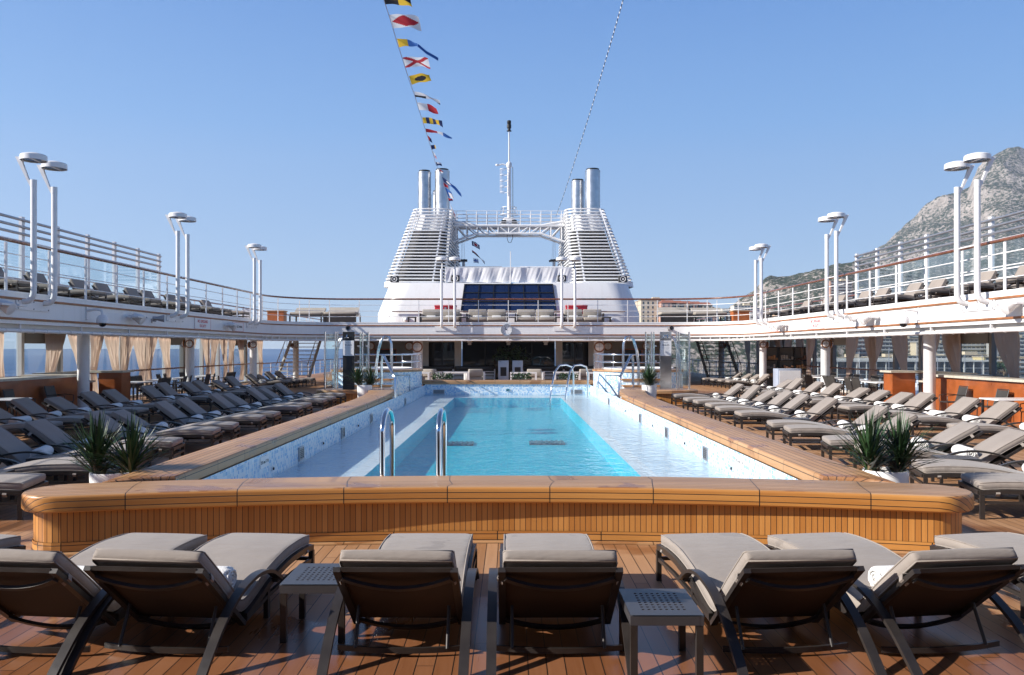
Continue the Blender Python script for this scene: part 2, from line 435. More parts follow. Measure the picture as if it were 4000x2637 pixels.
M['water'] = pool_water()
def sea_mat():
    m, nt, b, o = new_mat('sea water')
    tc = nd(nt, 'ShaderNodeTexCoord').outputs['Object']
    n = noi(nt, tc, .02, 5, .6)
    c = ramp(nt, n, [(.35,(.004,.040,.145)),(.65,(.010,.068,.205))])
    nt.links.new(c, b.inputs['Base Color']); b.inputs['Roughness'].default_value = .35
    b.inputs['Specular IOR Level'].default_value = .25
    h = noi(nt, tc, .25, 4, .6); bump(nt, h, .5, 1.0, b)
    return m
M['sea'] = sea_mat()
def rock_mat(name, haze=0.0, tree=(.032,.042,.028), goff=-.05, scale=1.0):
    m, nt, b, o = new_mat(name)
    tcn = nd(nt, 'ShaderNodeTexCoord'); tc = tcn.outputs['Object']
    gn = nd(nt, 'ShaderNodeNewGeometry').outputs['Normal']
    z = nd(nt,'ShaderNodeSeparateXYZ',{0:gn}).outputs[2]
    st = nd(nt,'ShaderNodeVectorMath',{0:tc,1:(1,1,.35)},operation='MULTIPLY').outputs[0]
    n = noi(nt, st, .03*scale, 8, .68); n2 = noi(nt, tc, .075*scale, 6, .7, .3)
    rock = ramp(nt, n, [(.3,(.26,.225,.195)),(.5,(.42,.37,.33)),(.7,(.56,.50,.45))])
    green = ramp(nt, n2, [(.3,tree),(.7,tuple(k*2.0 for k in tree))])
    f = mt(nt,'ADD', mt(nt,'MULTIPLY', mt(nt,'SUBTRACT',z,.60), 1.5), mt(nt,'MULTIPLY', mt(nt,'SUBTRACT',n2,.5), 4.2))
    f = nd(nt,'ShaderNodeClamp',{0: mt(nt,'ADD',mt(nt,'MULTIPLY',f,2.6),goff)}).outputs[0]
    c = mixc(nt, f, rock, green)
    nt.links.new(c, b.inputs['Base Color']); b.inputs['Roughness'].default_value = .95
    b.inputs['Specular IOR Level'].default_value = .1
    bump(nt, mt(nt,'ADD',n,mt(nt,'MULTIPLY',n2,.6)), .9, 14/scale, b)
    return m
M['rock'] = rock_mat('limestone and scrub', scale=2.6)
M['rockfar'] = rock_mat('limestone cliff and maquis', goff=-.05, scale=1.7)
# ================================================================= SETTING
VX, HZ, F, HC, CX = 1186., 810., 1950., 2.0, .13
SX = 15.6          # ship side
FX = 12.1          # edge of the upper deck over the pool
# ---- sea
m = MB(); r = 70000
m.quad((-r,-r,-18),(r,-r,-18),(r,r,-18),(-r,r,-18)); struct('sea', m, M['sea'])
# ---- main deck
m = MB()
for x0,x1,y0,y1 in ((-SX,-3.75,-9,78),(3.75,SX,-9,78),(-3.75,3.75,-9,9.35),(-3.75,3.75,36.62,78)):
    m.quad((x0,y0,0),(x1,y0,0),(x1,y1,0),(x0,y1,0))
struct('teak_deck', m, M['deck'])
m = MB()
for s in (-1,1): m.quad((s*SX,-9,-18.5),(s*SX,78,-18.5),(s*SX,78,-.01),(s*SX,-9,-.01))
m.quad((-SX,78,-18.5),(SX,78,-18.5),(SX,78,-.01),(-SX,78,-.01)); m.quad((-SX,-9,-18.5),(SX,-9,-18.5),(SX,-9,-.01),(-SX,-9,-.01))
struct('ship_hull', m, M['white'])

# ---- pool basin and water
XW, XB, YN, YF = 3.60, 2.20, 9.3, 36.55
m = MB()
zl, zd = -.03, -.42
def wallq(a, b, z0, z1, mi):
    L = (Vector(b)-Vector(a)).length
    o = a[0]*.37 + a[1]
    m.quad((*a,z0),(*b,z0),(*b,z1),(*a,z1), mi, ((o,z0),(o+L,z0),(o+L,z1),(o,z1)))
def floorq(x0,x1,y0,y1,z,mi): m.quad((x0,y0,z),(x1,y0,z),(x1,y1,z),(x0,y1,z),mi,((x0,y0),(x1,y0),(x1,y1),(x0,y1)))
wallq((-XW,YF),(-XW,YN),zl,.42,0); wallq((XW,YN),(XW,YF),zl,.42,0); wallq((XW,YF),(-XW,YF),zl,.46,0); wallq((-XW,YN),(XW,YN),zl,.42,0)
yb0, yb1 = 9.9, 34.7
floorq(-XW,-XB-.28,YN,YF,zl,1); floorq(XB+.28,XW,YN,YF,zl,1); floorq(-XB-.28,XB+.28,YN,yb0,zl,1); floorq(-XB-.28,XB+.28,yb1+.28,YF,zl,1)
floorq(-XB-.28,-XB,yb0,yb1+.28,zl,2); floorq(XB,XB+.28,yb0,yb1+.28,zl,2); floorq(-XB,XB,yb1,yb1+.28,zl,2)
wallq((-XB,yb1),(-XB,yb0),zd,zl,3); wallq((XB,yb0),(XB,yb1),zd,zl,3); wallq((XB,yb1),(-XB,yb1),zd,zl,3); wallq((-XB,yb0),(XB,yb0),zd,zl,3)
floorq(-XB,XB,yb0,yb1,zd,3)
struct('pool_basin', m, [M['mosaic'],M['ledge'],M['ledgelip'],M['basin']])
m = MB(); m.quad((-XW,YN,.02),(XW,YN,.02),(XW,YF,.02),(-XW,YF,.02)); struct('pool_water', m, M['water'])
M['drain'] = pm('blue grey drain grille', (.05,.17,.22), .5)
# drains on the pool floor
for i,(x,y) in enumerate(((-1.25,21.2),(1.05,21.4))):
    m = MB(); m.box((0,0,.02),(.9,.62,.04)); 
    for k in range(7): m.box((-.38+k*.127,0,.05),(.06,.56,.02),0,1)
    tag(m.obj('floor_drain',[M['lampglass'],M['drain']],loc=(x,y,zd)), 'dark floor drain under the pool water, the '+('left' if i==0 else 'right')+' one of the pair', 'drain', 'drains on the pool floor')

# ---- outlines
def arc_bench(R0, R1, th, cap=12, n=40):
    cy = 8.7-17.2; rc = (R1-R0)/2; rm = (R0+R1)/2; P = []
    for i in range(n+1):
        a = -th+2*th*i/n; P.append((R0*math.sin(a), cy+R0*math.cos(a)))
    def capf(a, sgn):
        c = V(rm*math.sin(a), cy+rm*math.cos(a), 0); q = []
        ra = V(math.sin(a), math.cos(a), 0); ta = V(math.cos(a),-math.sin(a),0)*sgn
        for j in range(1,cap):
            b = PI*j/cap; q.append(c - ra*(rc*math.cos(b)) + ta*(rc*math.sin(b)))
        return [(k.x,k.y) for k in q]
    P += capf(th, 1)
    for i in range(n+1):
        a = th-2*th*i/n; P.append((R1*math.sin(a), cy+R1*math.cos(a)))
    P += capf(-th, -1)[::-1]
    return P
def loop_wall(m, poly, z0, z1, mi=0):
    L = 0; k = len(poly)
    for i in range(k):
        a = poly[i]; b = poly[(i+1)%k]; d = math.dist(a,b)
        m.quad((*a,z0),(*b,z0),(*b,z1),(*a,z1),mi,((L,z0),(L+d,z0),(L+d,z1),(L,z1))); L += d
t = thing('pool_bench', 'long curved teak bench with rounded ends across the near end of the pool', 'bench', (0,8.7,0))
cyb = 8.7-17.2
def uv_arc(x, y, d): return (math.atan2(x, y-cyb)*17.5+.5*1.08, math.hypot(x, y-cyb)-17.2+.049-d)
def local(mb, t):
    for p in mb.v: p -= t.location
    return mb
def faces_side(mb, mi):   # steep faces of the last slab take another material
    for i, f in enumerate(mb.f):
        a, b, c = (mb.v[f[0]], mb.v[f[1]], mb.v[f[2]]); nn = (b-a).cross(c-a)
        if nn.length > 1e-9 and abs(nn.normalized().z) < .8: mb.m[i] = mi
m = MB(); m.slab(arc_bench(17.2,18.0,.252), .40, .57, .032, uv_arc, seg=4); faces_side(m, 1)
local(m,t).obj('seat_top', [M['coping'],M['copingface']], t, 40)
m = MB(); loop_wall(m, arc_bench(17.285,17.915,.2508), .095, .405); local(m,t).obj('slat_wall', M['slats'], t, 30)
m = MB(); loop_wall(m, arc_bench(17.275,17.925,.2508), 0, .095); local(m,t).obj('base_trim', M['copingface'], t, 30)
m = MB(); P0 = arc_bench(17.12,18.06,.2508); P1 = arc_bench(17.26,17.93,.2508); k = len(P0)
for i in range(k):
    j = (i+1)%k; m.quad((*P0[i],.004),(*P0[j],.004),(*P1[j],.004),(*P1[i],.004),0,tuple(uv_arc(*q,0) for q in (P0[i],P0[j],P1[j],P1[i])))
struct('deck_border', m, M['coping'])

def uv_side(x, y, d): return (y, abs(x)-3.63+.04-d*(1 if abs(x) < 4 else -1))
for s in (-1,1):
    inner = [(3.63,9.42),(3.63,14),(3.63,19),(3.63,23),(3.66,25.5),(3.74,27.3),(3.86,28.8),(4.02,29.9),(4.16,30.25)]
    outer = [(4.9,30.2),(5.0,30.0),(4.86,29.3),(4.62,28),(4.42,26),(4.32,23.5),(4.28,20),(4.28,14),(4.28,9.0),(4.0,9.3)]
    poly = [(s*x,y) for x,y in inner+outer]
    if s > 0: poly = poly[::-1]      # inner edge runs away from the camera: clockwise for s>0
    side = 'left' if s < 0 else 'right'
    t = thing('pool_coping', f'teak pool coping running along the {side} side of the pool, flaring at its far end', 'coping', (s*3.95,18,0))
    m = MB(); m.slab(poly, .40, .57, .035, uv_side, seg=3); local(m,t).obj('coping_top', M['coping'], t, 40)
    ins = [(3.72,9.5),(3.72,23),(3.9,28.6),(4.2,30.1),(4.85,30.0),(4.5,28),(4.3,26),(4.2,23.5),(4.16,20),(4.16,9.5)]
    poly = [(s*x,y) for x,y in ins]
    if s > 0: poly = poly[::-1]
    m = MB(); loop_wall(m, poly, 0, .405); local(m,t).obj('slat_wall', M['slats'], t)
t = thing('pool_coping', 'straight teak coping across the far end of the pool', 'coping', (0,36.8,0))
m = MB(); m.slab([(-3.75,36.5),(3.75,36.5),(3.75,37.25),(-3.75,37.25)], .45, .62, .035, lambda x,y,d: (x+.55, y-36.5-d), seg=3)
local(m,t).obj('coping_top', M['coping'], t, 40)
m = MB(); m.box((0,36.95,.225),(7.4,.5,.45)); local(m,t).obj('slat_wall', M['slats'], t)

# ---- pool vents, jets, depth plates
def vent(x, y, rz, label, w=.34, h=.24):
    t = thing('wall_vent', label, 'vent', (x,y,.02), rz, 'vents in the pool wall')
    m = MB()
    for sx in (-1,1): m.box((sx*(w/2-.015),0,h/2),(.03,.03,h))
    for z in (.012,h-.012): m.box((0,0,z),(w-.062,.03,.024))
    m.obj('vent_frame', M['alu'], t)
    m = MB(); m.box((0,.012,h/2),(w-.06,.006,h-.05)); m.obj('vent_back', M['black'], t)
    m = MB()
    for k in range(6): m.box((0,-.004,.035+k*(h-.06)/5.6),(w-.06,.014,.012))
    m.obj('vent_slats', M['alu'], t)
for s in (-1,1):
    for i,y in enumerate((14.9,18.6,22.4,29.6)):
        vent(s*(XW-.014), y, -s*PI/2, f'slotted metal vent in the {"left" if s<0 else "right"} pool wall, {ORD[i+1]} from the near bench')
for s in (-1,1): vent(s*3.0, YF-.014, 0, f'dark slotted vent in the far pool wall near its {"left" if s<0 else "right"} corner', .5, .2)
for s in (-1,1):
    for i,y in enumerate((13.1,16.6,20.4,25.2)):
        m = MB(); m.box((0,0,0),(.03,.07,.07)); m.lathe([(.0,.0),(.022,.0),(.022,.03),(.012,.03),(.012,.01),(0,.01)],(0,0,0),12,1,Matrix.Rotation(-s*PI/2,4,'Y'))
        tag(m.obj('water_jet',[M['steel'],M['black']],loc=(s*(XW-.012),y,.13)), f'small square steel water jet in the {"left" if s<0 else "right"} pool wall, {ORD[i+1]} from the near bench', 'water jet', 'jets in the pool wall')
    t = thing('depth_plate', f'white depth plate on the {"left" if s<0 else "right"} pool wall reading 215 cm / 7 ft', 'sign', (s*(XW-.006),12.7,.29), -s*PI/2)
    m = MB(); m.box((0,0,0),(.42,.008,.17)); m.obj('plate', M['signwhite'], t)
    text_words('215 cm / 7 ft', .07, M['signblk'], t, 0, 0, -.0055, False)
m = MB(); m.box((0,0,0),(.16,.03,.1)); m.lathe([(0,0),(.03,0),(.03,.04),(0,.04)],(0,0,0),12,1,Matrix.Rotation(PI/2,4,'X'))
tag(m.obj('pool_light',[M['steel'],M['lampglass']],loc=(0,YF-.016,.2)), 'small steel light fitting at the middle of the far pool wall', 'light')

# ---- chrome ladders
def hoop(y0, y1, z0, zt, r=.045):
    """inverted U in the yz plane"""
    P = [V(0,y0,z0),V(0,y0,zt-.25)]
    for i in range(1,9):
        a = PI*i/9; P.append(V(0,(y0+y1)/2-(y1-y0)/2*math.cos(a), zt-.25+.22*math.sin(a)))
    P += [V(0,y1,zt-.25),V(0,y1,z0)]
    return P
for i,x in enumerate((-1.33,-.69)):
    m = MB(); m.tube(hoop(9.55,10.35,-.5,1.30), .032, 14)
    o = m.obj('pool_grab_rail', M['steel'], None, 50, (x,0,0)); tag(o, 'tall polished steel grab rail behind the near bench, the '+('left' if i==0 else 'right')+' of the two', 'handrail', 'grab rails at the near end of the pool')
t = thing('pool_ladder', 'polished steel pool ladder arching into the far right of the deep water', 'ladder', (2.35,34.2,0))
for k,x in enumerate((-.3,.3)):
    m = MB(); m.tube([(x-.35,-1.1,-.6),(x-.35,-1.1,.1),(x-.3,-1.0,.5),(x-.15,-.7,1.1),(x+.05,-.3,1.32),(x+.35,.2,1.34),(x+.6,.5,1.25),(x+.68,.6,1.0),(x+.68,.6,-.1)], .036, 10)
    m.obj('stringer', M['steel'], t, 50)
for z in (-.2,.15,.5):
    m = MB(); m.box((-.35+.02*(z>.3),-1.08,z),(.6,.08,.03)); m.obj('rung', M['steel'], t)

# ---- hot tubs at both far corners
def ring_tube(R0, z, a0, a1, n, r, c=(0,0)):
    return [V(c[0]+R0*math.cos(a0+(a1-a0)*i/n), c[1]+R0*math.sin(a0+(a1-a0)*i/n), z) for i in range(n+1)]
def hot_tub(s):
    side = 'left' if s<0 else 'right'
    cx, cy, R0 = s*5.52, 35.6, 1.88
    t = thing('hot_tub', f'round blue mosaic hot tub at the far {side} corner of the pool', 'hot tub', (cx,cy,0))
    m = MB(); n = 64
    for i in range(n):
        a = 2*PI*i/n; b = 2*PI*(i+1)/n
        m.quad((R0*math.cos(a),R0*math.sin(a),-.1),(R0*math.cos(b),R0*math.sin(b),-.1),(R0*math.cos(b),R0*math.sin(b),1.06),(R0*math.cos(a),R0*math.sin(a),1.06),0,((a*R0,0),(b*R0,0),(b*R0,1.16),(a*R0,1.16)))
    m.obj('tile_wall', M['mosaic'], t, 30)
    ring = [(R0*math.cos(2*PI*i/n)*1.025,R0*math.sin(2*PI*i/n)*1.025) for i in range(n)]
    m = MB(); m.slab(ring, 1.05, 1.14, .03, lambda x,y,d: (math.atan2(y,x)*R0, math.hypot(x,y)-d), seg=2); m.obj('rim', M['coping'], t, 40)
    m = MB(); m.lathe([(1.5,1.141),(1.52,1.19),(1.46,1.21),(1.40,1.18),(1.38,1.146)],(0,0,0),48); m.obj('tub_liner', M['white'], t, 40)
    m = MB(); m.lathe([(0,1.15),(1.39,1.15)],(0,0,0),40,cap=False); m.obj('tub_water', M['water'], t)
    ang = PI*1.5 + s*(-.72)
    p = V(math.cos(ang),math.sin(ang),0); q = V(-math.sin(ang),math.cos(ang),0)
    m = MB()
    for k in (-1,1): m.bar(p*(R0+.006)+q*(k*.36)+V(0,0,.12), p*(R0+.006)+q*(k*.36)+V(0,0,.92), .014, .014)
    for z in (.12,.92): m.bar(p*(R0+.012)+q*-.36+V(0,0,z), p*(R0+.012)+q*.36+V(0,0,z), .016,.016)
    m.obj('access_panel', M['signblk'], t)
    rl = thing('tub_railing', f'polished steel railing on the rim of the far {side} hot tub', 'railing', (cx,cy,1.14))
    a0, a1 = (PI*1.30, PI*2.35) if s < 0 else (PI*1.70, PI*.65)
    for z in (.30,.62):
        m = MB(); m.tube(ring_tube(R0*.985, z, a0, a1, 30, 0), .030 if z>.5 else .022, 8); m.obj('rail', M['steel'], rl, 50)
    for i in range(7):
        a = a0+(a1-a0)*i/6; m = MB(); m.tube([(R0*.985*math.cos(a),R0*.985*math.sin(a),0),(R0*.985*math.cos(a),R0*.985*math.sin(a),.62)], .024, 8); m.obj('post', M['steel'], rl, 50)
    # boarding hoops
    for i,(hx,hy,hz) in enumerate(((s*4.85,33.3,.8),(s*6.55,33.6,.9))):
        h = thing('boarding_handrail', f'tall arched steel handrail at the steps of the {side} hot tub, the {"inner" if i==0 else "outer"} one', 'handrail', (hx,hy,0), s*PI/2)
        for k in (-.16,.16):
            m = MB(); m.tube([(k,-.35,.0),(k,-.35,1.35),(k,-.28,1.9),(k,-.15,2.35),(k,.02,2.5),(k,.16,2.46),(k,.24,2.2),(k,.26,1.7),(k,.26,1.1)], .030, 10); m.obj('hoop', M['steel'], h, 50)
        m = MB()
        for z in (1.25,1.75): m.tube([(-.16,-.35,z),(.16,-.35,z)],.018,8)
        m.obj('crossbar', M['steel'], h, 50)
    h = thing('step_handrail', f'sloping double steel handrail leading into the pool beside the {side} hot tub', 'handrail', (s*4.35,31.4,0))
    for k in (0,.28):
        m = MB(); m.tube([(s*(-.22)+s*k*.0-s*0,-.6+k,-.05),(-s*.22,-.6+k,.9),(-s*.16,-.55+k,1.0),(s*.35,.4+k,1.75),(s*.42,.5+k,1.74),(s*.45,.52+k,1.5),(s*.45,.52+k,.3)], .028, 10); m.obj('rail', M['steel'], h, 50)
    st = thing('tub_steps', f'teak steps with mosaic risers climbing to the {side} hot tub', 'steps', (s*4.7,32.4,0))
    for k in range(4):
        x0 = s*.5; y = -1.0+k*.35; m = MB(); m.box((x0,y+.05,.12+k*.23),(1.6,.42,.05)); m.obj('tread', M['wood'], st)
        m = MB(); m.box((x0,y+.10,.05+k*.23),(1.5,.30,.09+.0)); m.obj('riser', M['ledge'], st)
hot_tub(-1); hot_tub(1)

# ---- showers on teak plinths
def shower(s):
    side = 'left' if s<0 else 'right'
    cx, cy = s*5.95, 31.0
    pl = thing('shower_plinth', f'low rounded teak plinth under the {side} shower', 'plinth', (cx,cy,0))
    n = 28; poly = [(1.05*math.copysign(abs(math.cos(2*PI*i/n))**.6, math.cos(2*PI*i/n)), .75*math.copysign(abs(math.sin(2*PI*i/n))**.6, math.sin(2*PI*i/n))) for i in range(n)]
    m = MB(); m.slab(poly, .36, .50, .035, lambda x,y,d: (x, y-d), seg=3); m.obj('plinth_top', M['coping'], pl, 40)
    m = MB(); loop_wall(m, [(x*.9,y*.88) for x,y in poly], 0, .37); m.obj('slat_wall', M['slats'], pl, 30)
    t = thing('shower_enclosure', f'{side} poolside shower with chrome posts, curved glass and a dark centre panel' if s<0 else f'{side} poolside shower with chrome posts, curved glass and a mirror steel panel', 'shower', (cx,cy,.5))
    for k,x in enumerate((-.72,-.40,-.26,.52,.66,.82)):
        m = MB(); m.tube([(x*s*-1,-.25+.3*(k%2),0),(x*s*-1,-.25+.3*(k%2),2.12)], .036 if k in (0,5) else .026, 12); m.obj('post', M['steel'], t, 50)
    for k,(x0,x1) in enumerate(((-.70,-.28),(.54,.80))):
        m = MB(); w = 8
        for i in range(w):
            xa = x0+(x1-x0)*i/w; xb = x0+(x1-x0)*(i+1)/w; f = lambda q: -.22+.30*math.sin((q-x0)/(x1-x0)*PI/2)
            for dy in (0,.012): m.quad((-s*xa,f(xa)+dy,.12),(-s*xb,f(xb)+dy,.12),(-s*xb,f(xb)+dy,2.05),(-s*xa,f(xa)+dy,2.05))
        m.obj('glass_panel', M['clear'], t, 60)
    m = MB()
    for x in (-.72,-.40,.52,.82):
        for z in (.55,1.05,1.6): m.lathe([(0,-.02),(.045,-.02),(.045,.02),(0,.02)],(-s*x,-.30,z),12,0)
    m.obj('glass_clamps', M['steel'], t, 50)
    m = MB(); m.box((s*-.12,-.1,1.06),(.42,.1,2.12)); m.obj('centre_panel', M['black'] if s<0 else M['steel'], t)
    m = MB(); m.tube([(s*-.12,-.16,1.95),(s*-.12,-.45,2.0),(s*-.12,-.5,1.93)],.02,8); m.lathe([(0,0),(.09,-.01),(.09,-.03),(0,-.03)],(s*-.12,-.5,1.92),16); m.obj('shower_head', M['steel'], t, 50)
    g = thing('pool_rules_sign', f'small white pool rules notice fixed to the {side} shower panel', 'sign', (cx+s*-.12,cy-.158,2.02))
    m = MB(); m.box((0,0,0),(.40,.01,.56)); m.obj('sign_board', M['signwhite'], g)
    A = lambda z: Matrix.Translation((0,-.0065,z)) @ Matrix.Rotation(PI/2,4,'X')
    text_mesh('POOL', .07, M['alu'], 'heading', g, A(.2)); text_mesh('RULES', .092, M['signblk'], 'heading', g, A(.11))
    m = MB()
    for k in range(7): m.box((0,-.006,.03-k*.042),(.28-.05*(k%3),.003,.009))
    m.obj('small_print', M['alu'], g)
shower(-1); shower(1)

# ================================================================= UPPER DECK
ZU = 3.32
def upath(off, y0=-9.0, rad=3.5, n=10):
    """U-shaped plan line round the pool opening, 'off' metres outside the opening edge"""
    X = FX+off; Y = 45.0+off; r_ = max(.3, rad+off); P = [(-X,y0)]
    for y in range(0, 41, 3): P.append((-X, y))
    for i in range(n+1):
        a = PI - PI/2*i/n; P.append((-X+r_+r_*math.cos(a), Y-r_+r_*math.sin(a)))
    for k in range(1,8): P.append((-X+r_+(2*X-2*r_)*k/8, Y))
    for i in range(n+1):
        a = PI/2 - PI/2*i/n; P.append((X-r_+r_*math.cos(a), Y-r_+r_*math.sin(a)))
    for y in range(39,-1,-3): P.append((X, y))
    P.append((X,y0)); return P
m = MB(); P = upath(.02); Q = [(-SX,-9)]+[(-SX,p[1]) for p in P[1:14]]
# slab: side wings and far block
for s in (-1,1):
    m.box((s*(FX+.1+SX)/2,16.4,3.06),(SX-FX-.1,50.8,.5))
m.box((0,60.5,3.06),(2*SX,30.8,.5))
for s in (-1,1):
    poly = [(s*(FX+.1),41.8),(s*(FX+.1),45.1),(s*(FX-3.4),45.1)]
    c = (s*(FX-3.45),41.5); poly += [(c[0]+s*3.55*math.cos(a),c[1]+3.55*math.sin(a)) for a in [PI/2-PI/2*i/8 for i in range(1,8)]]
    if s < 0: poly = poly[::-1]
    m.prism(poly, 2.812, 3.308)
m.box((0,-4.6,3.06),(2*FX+.2,8.8+3.4,.496))  # near-end slab above the camera, added unseen to cut sky light on the foreground
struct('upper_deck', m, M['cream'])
m = MB()
m.quad((-FX-.05,-9,ZU),(FX+.05,-9,ZU),(FX+.05,1.5,ZU),(-FX-.05,1.5,ZU))  # floor on top of the added near-end slab
for s in (-1,1): m.quad((s*(FX+.05),-9,ZU),(s*SX,-9,ZU),(s*SX,76,ZU),(s*(FX+.05),76,ZU))
m.quad((-FX-.05,45.1,ZU),(FX+.05,45.1,ZU),(FX+.05,76,ZU),(-FX-.05,76,ZU))
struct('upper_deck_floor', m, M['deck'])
t = thing('sky_blocker', 'unseen wall added behind the viewpoint to block sky light', 'wall', (0,-5,0))  # added out of view to hold back sky fill on the front loungers
m = MB(); m.box((0,0,1.4),(2*SX-.4,.2,2.8)); m.obj('blocker_panel', M['greywall'], t)
m = MB(); m.box((0,0,4.9),(2*SX-6,.3,3.1)); m.obj('blocker_upper', M['greywall'], t)
t = thing('deck_fascia', 'white curved edge of the upper deck running round the pool, with two teak strips', 'deck edge', (0,45,2.6))
m = MB(); m.sweep(upath(0), [(0,2.62),(0,3.36),(.14,3.36),(.14,2.62)]); local(m,t).obj('fascia_panel', M['white'], t, 40)
m = MB(); m.sweep(upath(.02), [(-.03,3.362),(-.03,3.42),(.10,3.42),(.10,3.362)]); local(m,t).obj('kerb', M['white'], t, 40)
for z in (2.74,3.24):
    m = MB(); m.sweep(upath(0), [(-.032,z-.028),(-.038,z),(-.032,z+.028),(-.002,z+.03),(-.002,z-.03)]); local(m,t).obj('wood_strip', M['strip'], t, 40)
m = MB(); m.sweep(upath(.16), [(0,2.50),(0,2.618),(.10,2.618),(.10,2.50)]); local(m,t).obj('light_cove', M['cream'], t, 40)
m = MB(); pp = upath(.05); m.tube([(*p,2.45) for p in pp[:-1]], .048, 8)
L0 = 0
for i in range(len(pp)-1):
    a = Vector(pp[i]); b = Vector(pp[i+1]); n = max(1,int((b-a).length/.55))
    for k in range(n):
        q = a+(b-a)*(k/n); d = (b-a).normalized()*.02; m.tube([(*(q-d),2.45),(*(q+d),2.45)], .060, 8)
local(m,t).obj('awning_roller', M['white2'], t, 50)
m = MB()
for i in range(0,len(pp)-1):
    q = pp[i]; m.box((q[0],q[1],2.55),(.05,.05,.14))
local(m,t).obj('roller_brackets', M['white2'], t)

# ---- railing round the pool opening
t = thing('deck_railing', 'white upper deck railing with a varnished wood handrail, curving round above the pool', 'railing', (0,45,3.4))
m = MB(); m.tube([(*p,4.66) for p in upath(.06)], .045, 8); local(m,t).obj('handrail', M['varnish'], t, 60)
for z in (3.72,4.02,4.34):
    m = MB(); m.tube([(*p,z) for p in upath(.06)], .014, 6); local(m,t).obj('rail', M['white2'], t, 60)
posts = []
for s in (-1,1):
    for k in range(24): posts.append((s*(FX+.06), -2.6+k*1.92, 0))
    for a in (.45,1.0): posts.append((s*(FX-3.44+3.5*math.cos(a)), 41.5+3.5*math.sin(a)+.06, a))
for k in range(15): posts.append((-11.2+k*1.6, 45.06, PI/2))
for x,y,a in posts:
    if y < 5: continue
    m = MB(); m.box((0,0,.6),(.03,.09,1.2)) if a == 0 else m.box((0,0,.6),(.04,.04,1.2))
    m.obj('post', M['white2'], t, None, (x,y-45,.0))
# ---- windscreens on the ship's sides
for s in (-1,1):
    side = 'left' if s<0 else 'right'
    t = thing('windscreen', f'tall glass windscreen with white posts and pipes along the {side} upper deck', 'windscreen', (s*15.3,26,ZU))
    ys = [16.2+k*2.06 for k in range(11)]
    for y in ys:
        m = MB(); m.box((0,0,1.42),(.10,.17,2.84)); m.obj('post', M['white2'], t, None, (0,y-26,0))
    for z in (2.72,2.50,2.28,.62):
        m = MB(); m.tube([(-s*.09,-14,z),(-s*.09,ys[-1]-26,z)], .045, 8); m.obj('pipe', M['alu'] if z>1 else M['white2'], t, 60)
    for z in (2.06,1.12,.50,.86):
        m = MB(); m.bar((-s*.06,-14,z),(-s*.06,ys[-1]-26,z),.05,.04); m.obj('rail', M['white2'], t)
    for k in range(len(ys)-1):
        m = MB(); m.box((0,(ys[k]+ys[k+1])/2-26,1.24),(.012,1.88,1.6)); m.obj('glass_pane', M['screen'], t)
    # lower side railing further aft
    t = thing('side_railing', f'low white railing with wood handrail along the {side} ship side beyond the windscreen', 'railing', (s*15.35,48,ZU))
    m = MB(); m.tube([(0,-11,1.05),(0,26,1.05)], .04, 8); m.obj('handrail', M['varnish'], t, 60)
    for z in (.3,.55,.8):
        m = MB(); m.tube([(0,-11,z),(0,26,z)], .014, 6); m.obj('rail', M['white2'], t, 60)
    for k in range(19):
        m = MB(); m.box((0,-11+k*2.05,.52),(.04,.05,1.04)); m.obj('post', M['white2'], t)

# ---- columns with bulkhead lamps
def bulkhead(parent, loc, ax, ring=M['strip'], rr=.17):
    """round caged lamp facing direction ax (z rotation of local -y)"""
    o = thing('bulkhead_lamp', None, None, loc, ax); o.parent = parent
    for k in ('label','category','group'):
        if k in o: del o[k]
    T = Matrix.Rotation(PI/2,4,'X')
    m = MB(); m.lathe([(rr*.78,0),(rr,0),(rr,.06),(rr*.78,.06),(rr*.78,0)],(0,0,0),24,0,T,False); m.obj('lamp_ring', ring, o, 50)
    m = MB(); m.lathe([(rr*.78,.04),(rr*.74,.08),(rr*.5,.12),(0,.14)],(0,0,0),20,0,T); m.obj('lamp_glass', M['signwhite'], o, 60)
    m = MB(); m.tube([(-rr*.74,-.085,0),(-rr*.4,-.135,0),(0,-.155,0),(rr*.4,-.135,0),(rr*.74,-.085,0)],.010,6); m.tube([(0,-.085,-rr*.74),(0,-.135,-rr*.4),(0,-.155,0),(0,-.135,rr*.4),(0,-.085,rr*.74)],.010,6); m.obj('lamp_cage', M['alu'], o, 60)
    return o
for s in (-1,1):
    for i,y in enumerate((11.0,25.9,34.5,43.0,51.5)):
        if i == 0: continue
        t = thing('deck_column', f'round white column on the {"left" if s<0 else "right"} side deck, {ORD[i]} from the front', 'column', (s*13.05,y,0), 0, 'columns holding up the upper deck')
        m = MB(); m.lathe([(.24,0),(.24,.10),(.175,.13),(.175,2.5),(.2,2.53),(.2,2.808)],(0,0,0),28); m.obj('shaft', M['white2'], t, 40)
        if i > 1:
            bulkhead(t,(-s*.06,-.17,2.2),0); bulkhead(t,(s*.17,-.02,2.2),s*PI/2)
for s in (-1,1):
    t = thing('deck_column', f'slim white column beside the lounge front, on the {"left" if s<0 else "right"} of the far coping', 'column', (s*5.0,46.4,0), 0, 'columns holding up the upper deck')
    m = MB(); m.lathe([(.27,0),(.27,2.5),(.3,2.53),(.3,2.808)],(0,0,0),28); m.obj('shaft', M['white2'], t, 40)
    bulkhead(t,(0,-.26,2.1),0,rr=.3)

